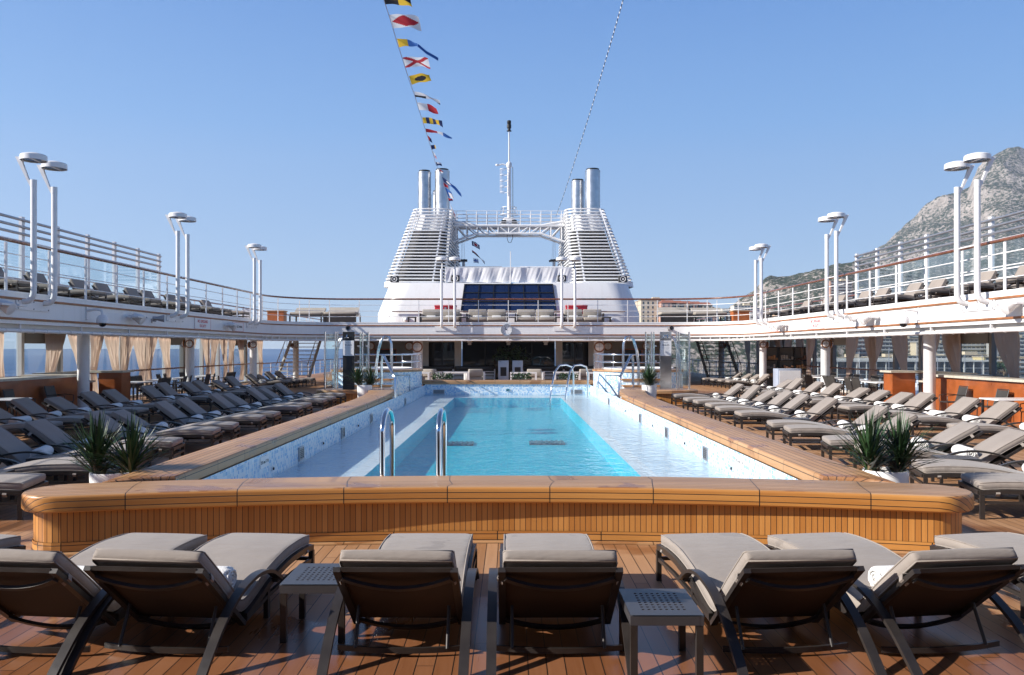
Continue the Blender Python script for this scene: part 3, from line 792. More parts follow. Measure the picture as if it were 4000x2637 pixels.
# ---- pole lamps
def lamp_head(root, px, py, s, rz=0):
    pass
def make_pole_lamp():
    """local: fascia plane at x=.3 behind the pole (toward +x), base height z=0 = deck edge underside"""
    t = thing('pole_lamp', 'x', 'lamp', (0,0,0))
    m = MB(); P = [(.30,0,.58),(.20,0,.58),(.12,0,.60),(.05,0,.66),(.01,0,.75),(0,0,.86),(0,0,2.4),(0,0,3.62)]
    m.tube(P, .072, 18); m.obj('pole', M['white2'], t, 50)
    m = MB(); m.box((0,0,0),(.012,.012,.012)); 
    m = MB(); m.prism([(.06,-3.42),(.45,-4.20),(.27,-4.20),(.265,-4.05),(.105,-3.62),(.06,-3.62)][::-1], -.035,.035,0,Matrix.Rotation(-PI/2,4,'X'))
    m.obj('bracket', M['white2'], t)
    m = MB(); m.lathe([(.012,4.30),(.15,4.285),(.285,4.245),(.305,4.225),(.31,4.10),(.295,4.098),(.292,4.12)],(0,0,0),40,0,None,False); m.obj('lamp_head', M['white2'], t, 35)
    m = MB(); m.lathe([(0,4.125),(.293,4.125)],(0,0,0),32,0,None,False); m.box((-.02,0,4.122),(.07,.5,.014),0,1); m.obj('reflector', [M['lampglass'],M['white2']], t)
    m = MB(); m.lathe([(.0755,3.45),(.0755,3.622),(0,3.63)],(0,0,0),18,0); m.obj('pole_cap', M['white2'], t, 40)
    return t
PL = make_pole_lamp(); first = True
def lamp_at(loc, rz, label, group):
    global first
    o = PL if first else copy_tree(PL); first = False
    put(o, loc, rz, label, group)
    return o
for s in (-1,1):
    side = 'left' if s<0 else 'right'
    for i,(ya,yb) in enumerate(((21.0,21.95),(30.1,31.0),(39.1,40.0))):
        nm = ('nearest','middle','farthest')[i]
        for k,y in enumerate((ya,yb)):
            lamp_at((s*11.8,y,2.60), 0 if s>0 else PI, f'white pole lamp with round head on the {side} deck edge, {"nearer" if k==0 else "farther"} of the {nm} pair', 'pole lamps round the pool deck')
        t = thing('lamp_base', f'white bolted base plate of the {nm} lamp pair on the {side} deck edge', 'base plate', (s*12.09,(ya+yb)/2,3.1), 0, 'base plates of the pole lamps')
        m = MB(); m.box((-s*.012,0,.0),(.02,1.5,.26)); m.obj('plate', M['white2'], t)
        m = MB(); m.tube([(-s*.29,-.47,1.5),(-s*.29,.47,1.5)],.018,8); m.obj('tie_bar', M['white2'], t, 50)
        m = MB()
        for y in (-.68,0,.68):
            for z in (-.09,.09): m.lathe([(0,0),(.02,0),(.02,.015),(0,.015)],(0,0,0),8,0,Matrix.Translation((-s*.022,y,z)) @ Matrix.Rotation(-s*PI/2,4,'Y'))
        m.obj('bolts', M['alu'], t)
    for k,x in enumerate((3.55,2.85)):
        lamp_at((s*x,44.7,2.60), PI/2, f'white pole lamp in front of the deckhouse, {"outer" if k==0 else "inner"} of the {side} pair', 'pole lamps round the pool deck')
    t = thing('lamp_base', f'white base plate of the {side} lamp pair on the far deck edge', 'base plate', (s*3.2,44.99,3.08), 0, 'base plates of the pole lamps')
    m = MB(); m.box((0,-.012,0),(1.5,.02,.26)); m.obj('plate', M['white2'], t)

# ---- ship's side windows with curtains, both sides
for s in (-1,1):
    side = 'left' if s<0 else 'right'
    t = thing('window_wall', f'long row of tall side windows under the {side} upper deck', 'window wall', (s*15.4,36,0))
    ys = [19.0,21.4,23.9,26.6,28.9,31.2,33.3,35.5,37.7,39.9,42.2,44.5,46.8,49.2,51.6]
    for y in ys:
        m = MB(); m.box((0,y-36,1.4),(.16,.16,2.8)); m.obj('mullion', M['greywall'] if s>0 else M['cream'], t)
    for k in range(len(ys)-1):
        w = ys[k+1]-ys[k]-.16; yc = (ys[k]+ys[k+1])/2-36
        big = k in (3,8,12)
        m = MB(); m.box((s*.03,yc,1.30),(.012,w,2.4)); m.obj('glass_pane', M['glass'], t)
        if big:
            m = MB(); m.box((0,yc,2.42),(.22,w,.5)); m.box((0,yc+w/2-.12,1.3),(.18,.22,1.72)); m.obj('window_frame', M['greywall'], t)
    m = MB(); m.box((0,-.7,.05),(.14,32.6,.10)); m.obj('sill', M['cream'], t)
    m = MB(); m.box((0,-.7,2.72),(.13,32.6,.12)); m.obj('header', M['cream'], t)
    m = MB(); m.tube([(-s*.3,-17,1.12),(-s*.3,15.6,1.12)],.035,8); m.obj('handrail', M['varnish'], t, 60)

def make_curtain(w, seed, lean):
    rr = random.Random(seed); m = MB(); nu, nv = 44, 22; vs = []
    for j in range(nv+1):
        z = 2.62 - 2.4*j/nv
        zt = 1.12
        k = max(0, (2.62-z)/(2.62-zt)) if z > zt else 1-(zt-z)/(zt-.2)*.4
        ww = w*(1-.66*(k**1.5)); cx = lean*w*.36*(k**1.3)
        for i in range(nu+1):
            u = i/nu-.5; ph = u*2*PI*7
            vs.append((.055*math.cos(ph)*(1-.45*k)+.02*math.sin(ph*.37+j*.5), cx+u*ww+.006*rr.uniform(-1,1), z))
    fs = []
    for j in range(nv):
        for i in range(nu): a = j*(nu+1)+i; fs.append((a,a+1,a+nu+2,a+nu+1))
    m.add(vs, fs); return m
CUR = {}
for s in (-1,1):
    side = 'left' if s<0 else 'right'
    items = [(24.6,1,1.25),(28.2,-1,1.15),(29.6,1,1.2),(31.0,-1,.85),(32.1,1,1.05),(33.5,-1,1.0),(34.4,1,1.1),(35.7,-1,1.0),(37.0,1,1.1),(40.2,-1,.9),(42.0,1,1.0),(43.3,-1,.95),(44.6,1,1.0),(46.0,-1,.95),(47.4,1,1.0),(51.0,1,1.0)]
    if s > 0: items = [(25.4,-1,1.25),(28.6,-1,1.15),(29.9,1,1.2),(32.4,-1,1.25),(34.4,1,1.3),(35.0,-1,1.1),(36.8,1,1.2),(39.9,-1,1.0),(41.9,1,1.05),(43.6,-1,1.0),(45.3,1,1.0),(47.0,-1,1.0),(50.6,1,1.0),(53.2,-1,1.0)]
    for i,(y,ln,w) in enumerate(items):
        t = thing('curtain', f'beige gathered curtain tied at its waist, {ORD[i+1]} from the front at the {side} windows', 'curtain', (s*15.12,y,0), 0, f'curtains along the side windows')
        key = (round(w,2),ln)
        if key not in CUR: CUR[key] = (make_curtain(w, len(CUR)+3, ln).mesh('cloth', M['curtain'], 70), None)
        o = bpy.data.objects.new('cloth', CUR[key][0]); COL.objects.link(o); o.parent = t
        m = MB(); m.tube([(0.0,ln*w*.36-w*.2,1.13),(-s*.09,ln*w*.36,1.10),(0,ln*w*.36+w*.2,1.13)],.022,6); m.obj('tie_back', M['curtain'], t, 60)
        m = MB()
        for k in range(5): m.lathe([(.03,0),(.045,0),(.045,.012),(.03,.012),(.03,0)],(0,0,0),10,0,Matrix.Translation((-s*.07,-w*.4+k*w*.2,2.53)) @ Matrix.Rotation(PI/2,4,'Y'),False)
        m.obj('eyelets', M['steel'], t)

# ---- ceiling heaters and fans under the upper deck
for s in (-1,1):
    side = 'left' if s<0 else 'right'
    for i,y in enumerate((24.5,28.0,31.8,33.6,37.0,39.0,41.5,46.0)):
        t = thing('ceiling_fitting', f'white ceiling lamp with cables under the {side} upper deck, {ORD[i+1]} from the front', 'ceiling lamp', (s*(13.9+.25*(i%2)),y,2.81), .4*i, 'ceiling lamps under the upper deck')
        m = MB(); m.tube([(-.12,0,0),(-.12,0,-.2),(0,0,-.28),(.1,.05,-.15),(.12,.05,0)],.012,6); m.obj('cable', M['black'], t, 60)
        m = MB(); m.box((0,0,-.30),(.34,.22,.05)); m.lathe([(.05,-.36),(.09,-.33),(.09,-.32)],(0,0,0),14); m.obj('lamp_body', M['white2'], t)
# ---- things on the fascia
def wall_rot(s): return PI/2 if s < 0 else -PI/2      # local -y looks to the pool
def dome_camera(loc, rz, label):
    t = thing('dome_camera', label, 'security camera', loc, rz)
    m = MB(); m.box((0,-.02,.08),(.12,.04,.36)); m.obj('wall_plate', M['white2'], t)
    m = MB(); m.tube([(0,-.03,.16),(0,-.28,.19),(0,-.42,.17),(0,-.46,.08),(0,-.46,.0)],.035,10); m.obj('arm', M['white2'], t, 50)
    m = MB(); m.lathe([(.05,.04),(.10,.02),(.155,-.06),(.165,-.14),(.165,-.20),(.11,-.21)],(0,-.46,0),24); m.obj('housing', M['white2'], t, 40)
    m = MB(); m.lathe([(.11,-.20),(.10,-.26),(.06,-.30),(0,-.315)],(0,-.46,0),20); m.obj('lens_dome', M['darkglass'], t, 60)
def flood(loc, rz, label):
    t = thing('floodlight', label, 'floodlight', loc, rz, 'floodlights on the deck edge')
    m = MB(); m.tube([(-.35,-.02,.08),(-.3,-.1,.08),(.35,-.12,.08),(.4,-.02,.08)],.03,8); m.obj('bracket', M['white2'], t, 50)
    m = MB(); T = Matrix.Translation((-.1,-.22,.05)) @ Matrix.Rotation(.5,4,'X') @ Matrix.Rotation(PI/2,4,'X'); m.lathe([(.06,-.16),(.11,-.12),(.13,0),(.16,.14),(.16,.2),(.13,.21)],(0,0,0),20,0,T); m.obj('lamp_body', M['white2'], t, 40)
    m = MB(); m.box((-.42,-.30,.06),(.36,.36,.05)); m.obj('lamp_hood', M['white2'], t)
    m = MB(); m.box((.30,-.28,.07),(.34,.34,.05)); m.obj('lamp_hood', M['white2'], t)
def horn(loc, rz, label, dark=False):
    t = thing('horn_speaker', label, 'loudspeaker', loc, rz)
    mat = M['alu'] if dark else M['white2']
    m = MB(); m.tube([(0,0,0),(0,-.14,-.02),(0,-.16,.05)],.02,8); m.box((0,-.012,0),(.1,.02,.14)); m.obj('bracket', mat, t)
    T = Matrix.Translation((0,-.16,.08)) @ Matrix.Rotation(.35,4,'Z') @ Matrix.Rotation(PI/2,4,'X')
    m = MB(); m.lathe([(.05,-.12),(.07,-.10),(.07,.02),(.13,.24),(.14,.25),(.125,.245),(.05,.06)],(0,0,0),22,0,T,False); m.obj('horn', mat, t, 40)
    m = MB(); m.lathe([(0,.10),(.075,.10)],(0,0,0),16,0,T,False); m.obj('horn_mouth', M['black'], t)
def sign(loc, rz, label, w, h, draw):
    t = thing('deck_sign', label, 'sign', loc, rz)
    m = MB(); m.box((0,-.012,0),(w,.02,h)); m.obj('sign_board', M['signwhite'], t)
    m = MB()
    for k in (-1,1): m.box((k*(w/2-.012),-.025,0),(.012,.004,h-.02)); m.box((0,-.0255,k*(h/2-.012)),(w-.03,.004,.012))
    m.obj('sign_border', M['signred'], t)
    draw(t)
TX = lambda x,z: Matrix.Translation((x,-.0235,z)) @ Matrix.Rotation(PI/2,4,'X')
def d_guard(t):
    text_words('NO LIFEGUARD', .155, M['signred'], t, 0, .085); text_words('ON DUTY', .155, M['signred'], t, 0, -.095)
def d_diving(t):
    text_words('NO DIVING', .15, M['signblk'], t, .19, 0)
    m = MB(); m.lathe([(.125,0),(.155,0),(.155,.004),(.125,.004)],(0,0,0),24,0,Matrix.Translation((-.52,-.023,0)) @ Matrix.Rotation(PI/2,4,'X'),False); m.bar((-.61,-.026,.09),(-.43,-.026,-.09),.024,.004,0,(0,1,0)); m.obj('prohibition_ring', M['signred'], t)
    m = MB(); m.bar((-.55,-.0235,.05),(-.49,-.0235,-.03),.035,.003,0,(0,1,0)); m.lathe([(0,0),(.022,0),(.022,.003),(0,.003)],(0,0,0),10,0,Matrix.Translation((-.475,-.0235,-.055)) @ Matrix.Rotation(PI/2,4,'X')); m.obj('diver_symbol', M['signblk'], t)
for s in (-1,1):
    side = 'left' if s<0 else 'right'; x = s*FX; rz = wall_rot(s); xo = x-s*.002
    dome_camera((xo,24.2 if s<0 else 24.6,2.94), rz, f'white dome security camera on the {side} deck edge')
    flood((xo,27.1 if s<0 else 27.6,2.95), rz, f'white floodlight cluster on the {side} deck edge beside the dome camera')
    flood((xo,36.2 if s<0 else 36.6,2.95), rz, f'white floodlight cluster on the {side} deck edge near the no diving sign')
    flood((xo,20.0 if s<0 else 19.6,2.98), rz, f'white floodlight cluster at the very {side} edge of the view')
    horn((xo,28.6 if s<0 else 29.0,2.95), rz, f'{"grey" if s<0 else "white"} horn loudspeaker on the {side} deck edge', s<0)
    sign((xo,33.3 if s<0 else 32.9,2.99), rz, f'white sign with red letters reading NO LIFEGUARD ON DUTY on the {side} deck edge', 1.75, .46, d_guard)
    sign((xo,37.6 if s<0 else 38.0,2.98), rz, f'white NO DIVING sign with a red ring on the {side} deck edge', 1.5, .42, d_diving)
    horn((s*8.6,44.99,3.02), 0, f'small dark round loudspeaker on the far deck edge, {side} side', True)
# clock
t = thing('deck_clock', 'round white clock at the middle of the far deck edge, hands at five to ten', 'clock', (-.08,44.99,3.0))
T = Matrix.Rotation(PI/2,4,'X')
m = MB(); m.lathe([(.265,0),(.32,0),(.32,.1),(.265,.1),(.265,0)],(0,0,0),36,0,T,False); m.obj('clock_rim', M['alu'], t, 40)
m = MB(); m.lathe([(0,.05),(.265,.05)],(0,0,0),36,0,T,False); m.obj('clock_face', M['signwhite'], t)
m = MB()
for k in range(12):
    a = k*PI/6; m.bar((.20*math.sin(a),-.056,.20*math.cos(a)),(.245*math.sin(a),-.056,.245*math.cos(a)),.016,.004,0,(0,1,0))
m.obj('hour_marks', M['signblk'], t)
for nm,a,l,w in (('hour_hand',-2*PI/12*2.05,.13,.03),('minute_hand',-2*PI/12*1.0,.2,.02)):
    m = MB(); m.bar((0,-.062,0),(l*math.sin(a),-.062,l*math.cos(a)),w,.004,0,(0,1,0)); m.obj(nm, M['signblk'], t)
# ================================================================= FAR END: deckhouse, funnels, bridge, mast
def P3(x, y, Y): return V((x-VX)*Y/F+CX, Y, HC-(y-HZ)*Y/F)
def rpoly(c, r, n=6):
    """rounded polygon through corner list (x,y), counter-clockwise"""
    out = []; k = len(c)
    for i in range(k):
        p = Vector(c[i]); a = (Vector(c[i-1])-p).normalized(); b = (Vector(c[(i+1)%k])-p).normalized()
        ang = a.angle(b)/2; d = r/math.tan(ang); cen = p+(a+b).normalized()*(r/math.sin(ang))
        s0 = p+a*d; s1 = p+b*d
        v0 = s0-cen; v1 = s1-cen; tot = v0.angle_signed(v1)
        for j in range(n+1):
            w = v0.copy(); q = Matrix.Rotation(-tot*j/n, 2) @ w; out.append((cen.x+q.x, cen.y+q.y))
    return out
def loft(m, rings, mi=0, cap=True):
    k = len(rings[0]); vs = [p for r in rings for p in r]; fs = []
    for i in range(len(rings)-1):
        for j in range(k): j2 = (j+1)%k; fs.append((i*k+j,i*k+j2,(i+1)*k+j2,(i+1)*k+j))
    if cap: fs.append(tuple((len(rings)-1)*k+j for j in range(k)))
    m.add(vs, fs, mi)
def lvl(c, z): return [V(x,y,z) for x,y in c]
dh = thing('deckhouse', 'white raked deckhouse carrying both funnels at the far end', 'deckhouse', (0,52,ZU))
base = [(-8.35,52),(8.35,52),(8.1,70),(-8.1,70)]
topc = [(-7.7,52.6),(7.7,52.6),(7.3,69),(-7.3,69)]
m = MB(); loft(m, [lvl(rpoly(base,1.6),ZU), lvl(rpoly(base,1.6),4.2), lvl(rpoly(topc,1.6),6.12)])
local(m,dh).obj('wall', M['white'], dh, 30)
def fy(z): return 52.0+(z-4.2)/(6.12-4.2)*.6 if z > 4.2 else 52.0
# window wall: 6 x 3 raked panes
fr = MB(); wx0 = lambda z: 2.95-.20*(z-4.36)/1.66
zs = [4.36,4.94,5.50,6.03]
for c in range(7):
    k = -1+2*c/6
    fr.bar((k*wx0(zs[0]),fy(zs[0])-.05,zs[0]),(k*wx0(zs[3]),fy(zs[3])-.05,zs[3]),.05,.07,0,(0,1,0))
for z in zs: fr.bar((-wx0(z)-.02,fy(z)-.055,z),(wx0(z)+.02,fy(z)-.055,z),.06,.05,0)
local(fr,dh).obj('window_frame', M['black'], dh)
for c in range(6):
    for r_ in range(3):
        z0, z1 = zs[r_]+.03, zs[r_+1]-.03; k0 = -1+2*c/6; k1 = -1+2*(c+1)/6
        m = MB(); m.quad((k0*wx0(z0)+.025,fy(z0)-.03,z0),(k1*wx0(z0)-.025,fy(z0)-.03,z0),(k1*wx0(z1)-.025,fy(z1)-.03,z1),(k0*wx0(z1)+.025,fy(z1)-.03,z1))
        local(m,dh).obj('window', M['navyglass'], dh)
for x0,x1 in ((-7.2,-4.6),(4.6,7.2),(-3.3,3.3)):
    m = MB(); m.tube([(x0,51.9,4.3),(x1,51.9,4.3)],.035,8); local(m,dh).obj('wood_rail', M['varnish'], dh, 60)
for s in (-1,1):
    o = bulkhead(dh,(s*6.35,-.02,.45),0,M['white2'],.22)
cv = thing('canvas_screen', 'long pleated white canvas screen hung between the funnels above the dark windows', 'canvas screen', (0,52.9,6.15))
m = MB(); nu, nv = 160, 10; vs = []
for j in range(nv+1):
    for i in range(nu+1):
        x = -3.95+7.9*i/nu; z = .02+.92*j/nv
        bay = (x+3.95)/.98; fb = bay-math.floor(bay)
        d = .03*math.sin(bay*2*PI)*(1-.5*j/nv) + .045*noise.noise(V(x*6.5-z*2.2,z*.5,3))*(.3+.7*abs(math.sin(PI*j/nv)))
        vs.append((x, d-.1, z+.02*math.sin(bay*PI*2)*(j==0)))
for j in range(nv):
    for i in range(nu): a = j*(nu+1)+i; m.add([],[])
m.add(vs, [(j*(nu+1)+i,j*(nu+1)+i+1,(j+1)*(nu+1)+i+1,(j+1)*(nu+1)+i) for j in range(nv) for i in range(nu)])
m.obj('canvas', M['canvas'], cv, 180)
for k in range(9):
    m = MB(); m.tube([(-3.95+k*.9875,.0,0),(-3.95+k*.9875,.0,.98)],.025,8); m.obj('pole', M['white2'], cv, 60)
m = MB(); m.tube([(-3.95,-.0,.97),(3.95,-.0,.97)],.03,8); m.obj('top_rail', M['white2'], cv, 60)
for i,(x0,x1) in enumerate(((-3.2,-.45),(.75,3.6))):
    m = MB(); m.box(((x0+x1)/2,57.5,6.75),(x1-x0,5,1.3)); tag(m.obj('roof_locker', M['alu'] if i==0 else M['canvas']), f'low {"grey" if i==0 else "white"} roof housing behind the {"left" if i==0 else "right"} half of the canvas screen', 'roof housing')
m = MB(); m.tube([(.12,52.6,6.1),(.12,52.6,8.1)],.025,6); m.tube([(.12,52.6,6.1),(.12,52.6,6.6)],.05,8); tag(m.obj('whip_aerial', M['white2'], None, 60), 'thin white whip aerial standing in front of the canvas screen', 'aerial')

def funnel(s):
    side = 'left' if s<0 else 'right'
    t = thing('funnel', f'{side} white slatted ship funnel with steel exhaust pipes', 'funnel', (s*6,58,6.1))
    B = [(4.1,54.0),(8.1,54.0),(7.6,64),(3.45,64)]; T = [(3.75,55.5),(6.4,55.5),(6.2,62.5),(3.85,62.5)]
    zb, zt = 6.3, 11.25
    def ring(k, ins=0., r=.75):
        c = [(B[i][0]+(T[i][0]-B[i][0])*k, B[i][1]+(T[i][1]-B[i][1])*k) for i in range(4)]
        if ins:
            cx = sum(q[0] for q in c)/4; cy = sum(q[1] for q in c)/4
            c = [(x+(ins if x<cx else -ins), y+(ins if y<cy else -ins)) for x,y in c]
        c = [(s*x,y) for x,y in c]
        if s<0: c = c[::-1]
        return rpoly(c, r, 5)
    m = MB(); n = 24
    for k in range(n):
        f = k/(n-1); m.tube([V(x,y,zb+(zt-zb)*f) for x,y in ring(f)], .047, 8, 0, True)
    local(m,t).obj('louvre_slats', M['white'], t, 60)
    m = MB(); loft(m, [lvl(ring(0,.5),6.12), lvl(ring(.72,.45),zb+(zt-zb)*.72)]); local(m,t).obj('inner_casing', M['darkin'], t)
    m = MB(); loft(m, [lvl(ring(.72,.44),zb+(zt-zb)*.72), lvl(ring(.93,.40),zb+(zt-zb)*.93)]); local(m,t).obj('upper_casing', M['white'], t)
    m = MB(); loft(m, [lvl(ring(0,-.06),6.0), lvl(ring(0,-.02),6.28)]); local(m,t).obj('base_plinth', M['white'], t, 30)
    # fins that carry the slats
    def onfront(k, u, ins=.12): 
        a = (B[0][0]+(T[0][0]-B[0][0])*k, B[0][1]+(T[0][1]-B[0][1])*k); b = (B[1][0]+(T[1][0]-B[1][0])*k, a[1])
        return V(s*(a[0]+(b[0]-a[0])*u), a[1]+ins, zb+(zt-zb)*k)
    def onside(k, u, q, ins=.12):
        i, j = ((0,3) if q else (1,2))
        a = (B[i][0]+(T[i][0]-B[i][0])*k, B[i][1]+(T[i][1]-B[i][1])*k); b = (B[j][0]+(T[j][0]-B[j][0])*k, B[j][1]+(T[j][1]-B[j][1])*k)
        return V(s*(a[0]+(b[0]-a[0])*u+(ins if q else -ins)), a[1]+(b[1]-a[1])*u, zb+(zt-zb)*k)
    for u in (.20,.86):
        m = MB(); m.bar(onfront(0,u), onfront(1,u), .10,.16,0,(0,1,0)); local(m,t).obj('fin', M['white'], t)
    for q in (0,1):
        for u in (.08,.24,.4,.56,.72,.88):
            m = MB(); m.bar(onside(0,u,q), onside(1,u,q), .16,.10,0,(0,1,0)); local(m,t).obj('fin', M['white'], t)
    m = MB(); m.box((s*5.2,58.8,11.0),(2.0,5.0,.12)); local(m,t).obj('top_grating', M['alu'], t)
    pipes = [(-5.78,57.6,.45,14.15),(-4.55,57.4,.50,14.2),(-4.6,59.8,.36,13.4),(-5.2,60.4,.28,13.3),(-5.9,60.8,.3,13.2)] if s<0 else [(4.78,58.2,.46,13.65),(5.72,57.3,.51,14.2),(6.05,59.6,.32,13.6),(4.9,60.8,.3,13.0)]
    for x,y,r,z in pipes:
        m = MB(); pr = [(r,9.6)]
        for q in (.35,.62,.86): zz = 10.8+(z-10.8)*q; pr += [(r,zz-.03),(r*1.018,zz-.025),(r*1.018,zz+.025),(r,zz+.03)]
        pr += [(r,z-.16),(r*1.03,z-.15),(r*1.03,z-.06),(r*.9,z-.05)]
        m.lathe(pr,(x,y,0),28); local(m,t); o = m.obj('exhaust_pipe', M['brushed'], t, 40)
        m = MB(); m.lathe([(r*.86,z-.06),(r*.86,z+.06),(r*.78,z+.06),(r*.76,z-.3)],(x,y,0),24,0,None,False); m.lathe([(0,z-.3),(r*.77,z-.3)],(x,y,0),20,0,None,False); local(m,t); k = m.obj('pipe_cap', M['black'], o)
    return t
funnel(-1); funnel(1)
for s in (-1,1):
    for q,x in (('outer',7.25),('inner',3.35)):
        side = 'left' if s<0 else 'right'
        t = thing('loudhailer', f'square loudspeaker with white cone on the {side} funnel base, {q} one', 'loudspeaker', (s*x,53.4 if q=='outer' else 52.9,6.42))
        m = MB(); m.slab(rpoly([(-.27,-.16),(.27,-.16),(.27,.16),(-.27,.16)],.06,3),-.2,.2,.03,lambda a,b,c:(a,b)); m.obj('housing', M['black'], t, 40)
        m = MB(); m.lathe([(.05,.05),(.15,.172),(.18,.172),(.18,.15)],(0,0,0),20,0,Matrix.Rotation(PI/2,4,'X'),False); m.lathe([(0,.16),(.06,.165),(.07,.1)],(0,0,0),12,0,Matrix.Rotation(PI/2,4,'X'),False); m.obj('cone', M['white2'], t, 50)

# bridge between the funnels
br = thing('funnel_bridge', 'white lattice walkway bridge joining the two funnels', 'bridge', (0,58,10.3))
def rodset(name, segs, r, mat=M['white2']):
    m = MB()
    for a,b in segs: m.tube([a,b], r, 8)
    return local(m,br).obj(name, mat, br, 60)
zt_, zl_, ze = 10.40, 9.86, 9.30
for y in (57.3,58.7):
    rodset('top_chord', [((-3.9,y,zt_),(3.9,y,zt_)),((-3.9,y,zt_+.32),(-2.2,y,zt_)),((3.9,y,zt_+.32),(2.2,y,zt_))], .085)
    rodset('bottom_chord', [((-2.2,y,zl_),(2.2,y,zl_)),((-3.8,y,ze),(-2.2,y,zl_)),((3.8,y,ze),(2.2,y,zl_))], .075)
    sg = []; N = 10
    def zlow(x): return zl_ if abs(x) < 2.2 else zl_-(abs(x)-2.2)/1.6*(zl_-ze)
    for k in range(N+1):
        x = -3.6+7.2*k/N; sg.append(((x,y,zlow(x)),(x,y,zt_)))
        if k < N:
            x2 = -3.6+7.2*(k+1)/N
            if k < N/2: sg.append(((x,y,zt_),(x2,y,zlow(x2))))
            else: sg.append(((x,y,zlow(x)),(x2,y,zt_)))
    rodset('lattice', sg, .040)
m = MB(); m.box((0,58,zt_+.03),(7.6,1.36,.05)); local(m,br).obj('walkway', M['alu'], br)
for y in (57.3,58.7):
    sg = [((-3.9,y,zt_+z),(3.9,y,zt_+z)) for z in (.25,.5,.75,1.0)]
    rodset('guard_rail', sg, .022)
    rodset('guard_posts', [((x,y,zt_),(x,y,zt_+1.0)) for x in (-3.6,-2.9,-2.2,-1.5,-.8,.8,1.5,2.2,2.9,3.6)], .026)
ma = thing('mast', 'tall white signal mast with a ladder cage and a black lamp at its tip', 'mast', (.02,58,9.9))
m = MB(); loft(m, [lvl(rpoly([(-.72,-.5),(.72,-.5),(.72,.5),(-.72,.5)],.1,3),0), lvl(rpoly([(-.72,-.5),(.72,-.5),(.72,.5),(-.72,.5)],.1,3),.62), lvl(rpoly([(-.32,-.32),(.32,-.32),(.32,.32),(-.32,.32)],.1,3),1.12)]); m.obj('pedestal', M['white2'], ma, 30)
m = MB()
for x in (-.36,.36): m.slab([(x-.16,-.505),(x+.16,-.505),(x+.1,-.47),(x-.1,-.47)],.68,.92,.01,lambda a,b,c:(a,b))
m.obj('pedestal_openings', M['black'], ma)
m = MB(); m.tube([(0,0,1.0),(0,0,4.75)],[.145,.12],16); m.lathe([(.16,4.6),(.19,4.7),(.19,4.9),(.10,5.0)],(0,0,0),16); m.obj('lower_tube', M['white2'], ma, 50)
m = MB(); m.tube([(0,0,5.0),(0,0,7.15)],[.055,.045],12); m.obj('upper_tube', M['white2'], ma, 60)
m = MB(); m.lathe([(.17,7.12),(.17,7.16),(.1,7.2),(.1,7.3),(.15,7.35),(.15,7.58),(.1,7.6),(.14,7.65),(.14,7.84),(.05,7.88)],(0,0,0),16); m.obj('mast_lamp', M['black'], ma, 40)
m = MB()
for z in (1.35,1.85): m.tube(ring_tube(.62 if z<1.5 else .5,z,0,2*PI,20,0),.022,6)
for k in range(8): a=k*PI/4; m.tube([(.62*math.cos(a),.62*math.sin(a),1.35),(.5*math.cos(a),.5*math.sin(a),1.85)],.02,6)
m.obj('platform_guard', M['white2'], ma, 60)
m = MB()
for z in (2.9,3.3,3.7,4.1,4.5): m.tube([(-.1+0,-.0,z)]+[(-.35-.28*math.cos(a),.28*math.sin(a),z) for a in [PI/2-PI*i/8 for i in range(9)]]+[(-.1,0,z)],.018,6)
for a in (-1,-.4,.4,1): m.tube([(-.35-.28*math.cos(a),.28*math.sin(a),2.9),(-.35-.28*math.cos(a),.28*math.sin(a),4.5)],.016,6)
m.obj('ladder_cage', M['white2'], ma, 60)
m = MB(); m.tube([(-.1,0,4.75),(-.45,0,4.85),(-.75,0,4.78)],.05,8); m.lathe([(0,4.72),(.12,4.74),(.12,4.84),(0,4.88)],(-.82,0,0),12); m.obj('side_lamp', M['white2'], ma, 60)
m = MB(); m.tube([(.25,-.3,4.6),(.26,-.3,1.1),(.22,-.35,.3),(.25,-.36,-.3),(.12,-.36,-.62),(-.05,-.36,-.6),(-.14,-.36,-.3),(-.12,-.36,0)],.022,6); m.obj('loose_cable', M['black'], ma, 60)
for i,s in enumerate((-1,1)):
    t = thing('signal_post', f'grey winch post with halyards below the {"left" if s<0 else "right"} end of the funnel bridge', 'post', (s*3.15,58.6,6.1))
    m = MB(); m.tube([(0,0,0),(0,0,2.0)],.10,10); m.obj('post', M['alu'], t, 60)
    m = MB(); m.box((0,0,2.05),(.5,.4,.14)); m.tube([(-.35,0,2.0),(.1,0,2.1)],.07,8); m.obj('winch_head', M['black'], t)
    m = MB()
    for x in (-.16,-.05,.09): m.tube([(x,0,1.9),(x*.4+s*.05,-.1,4.2)],.010,5)
    m.obj('halyards', M['alu'], t)

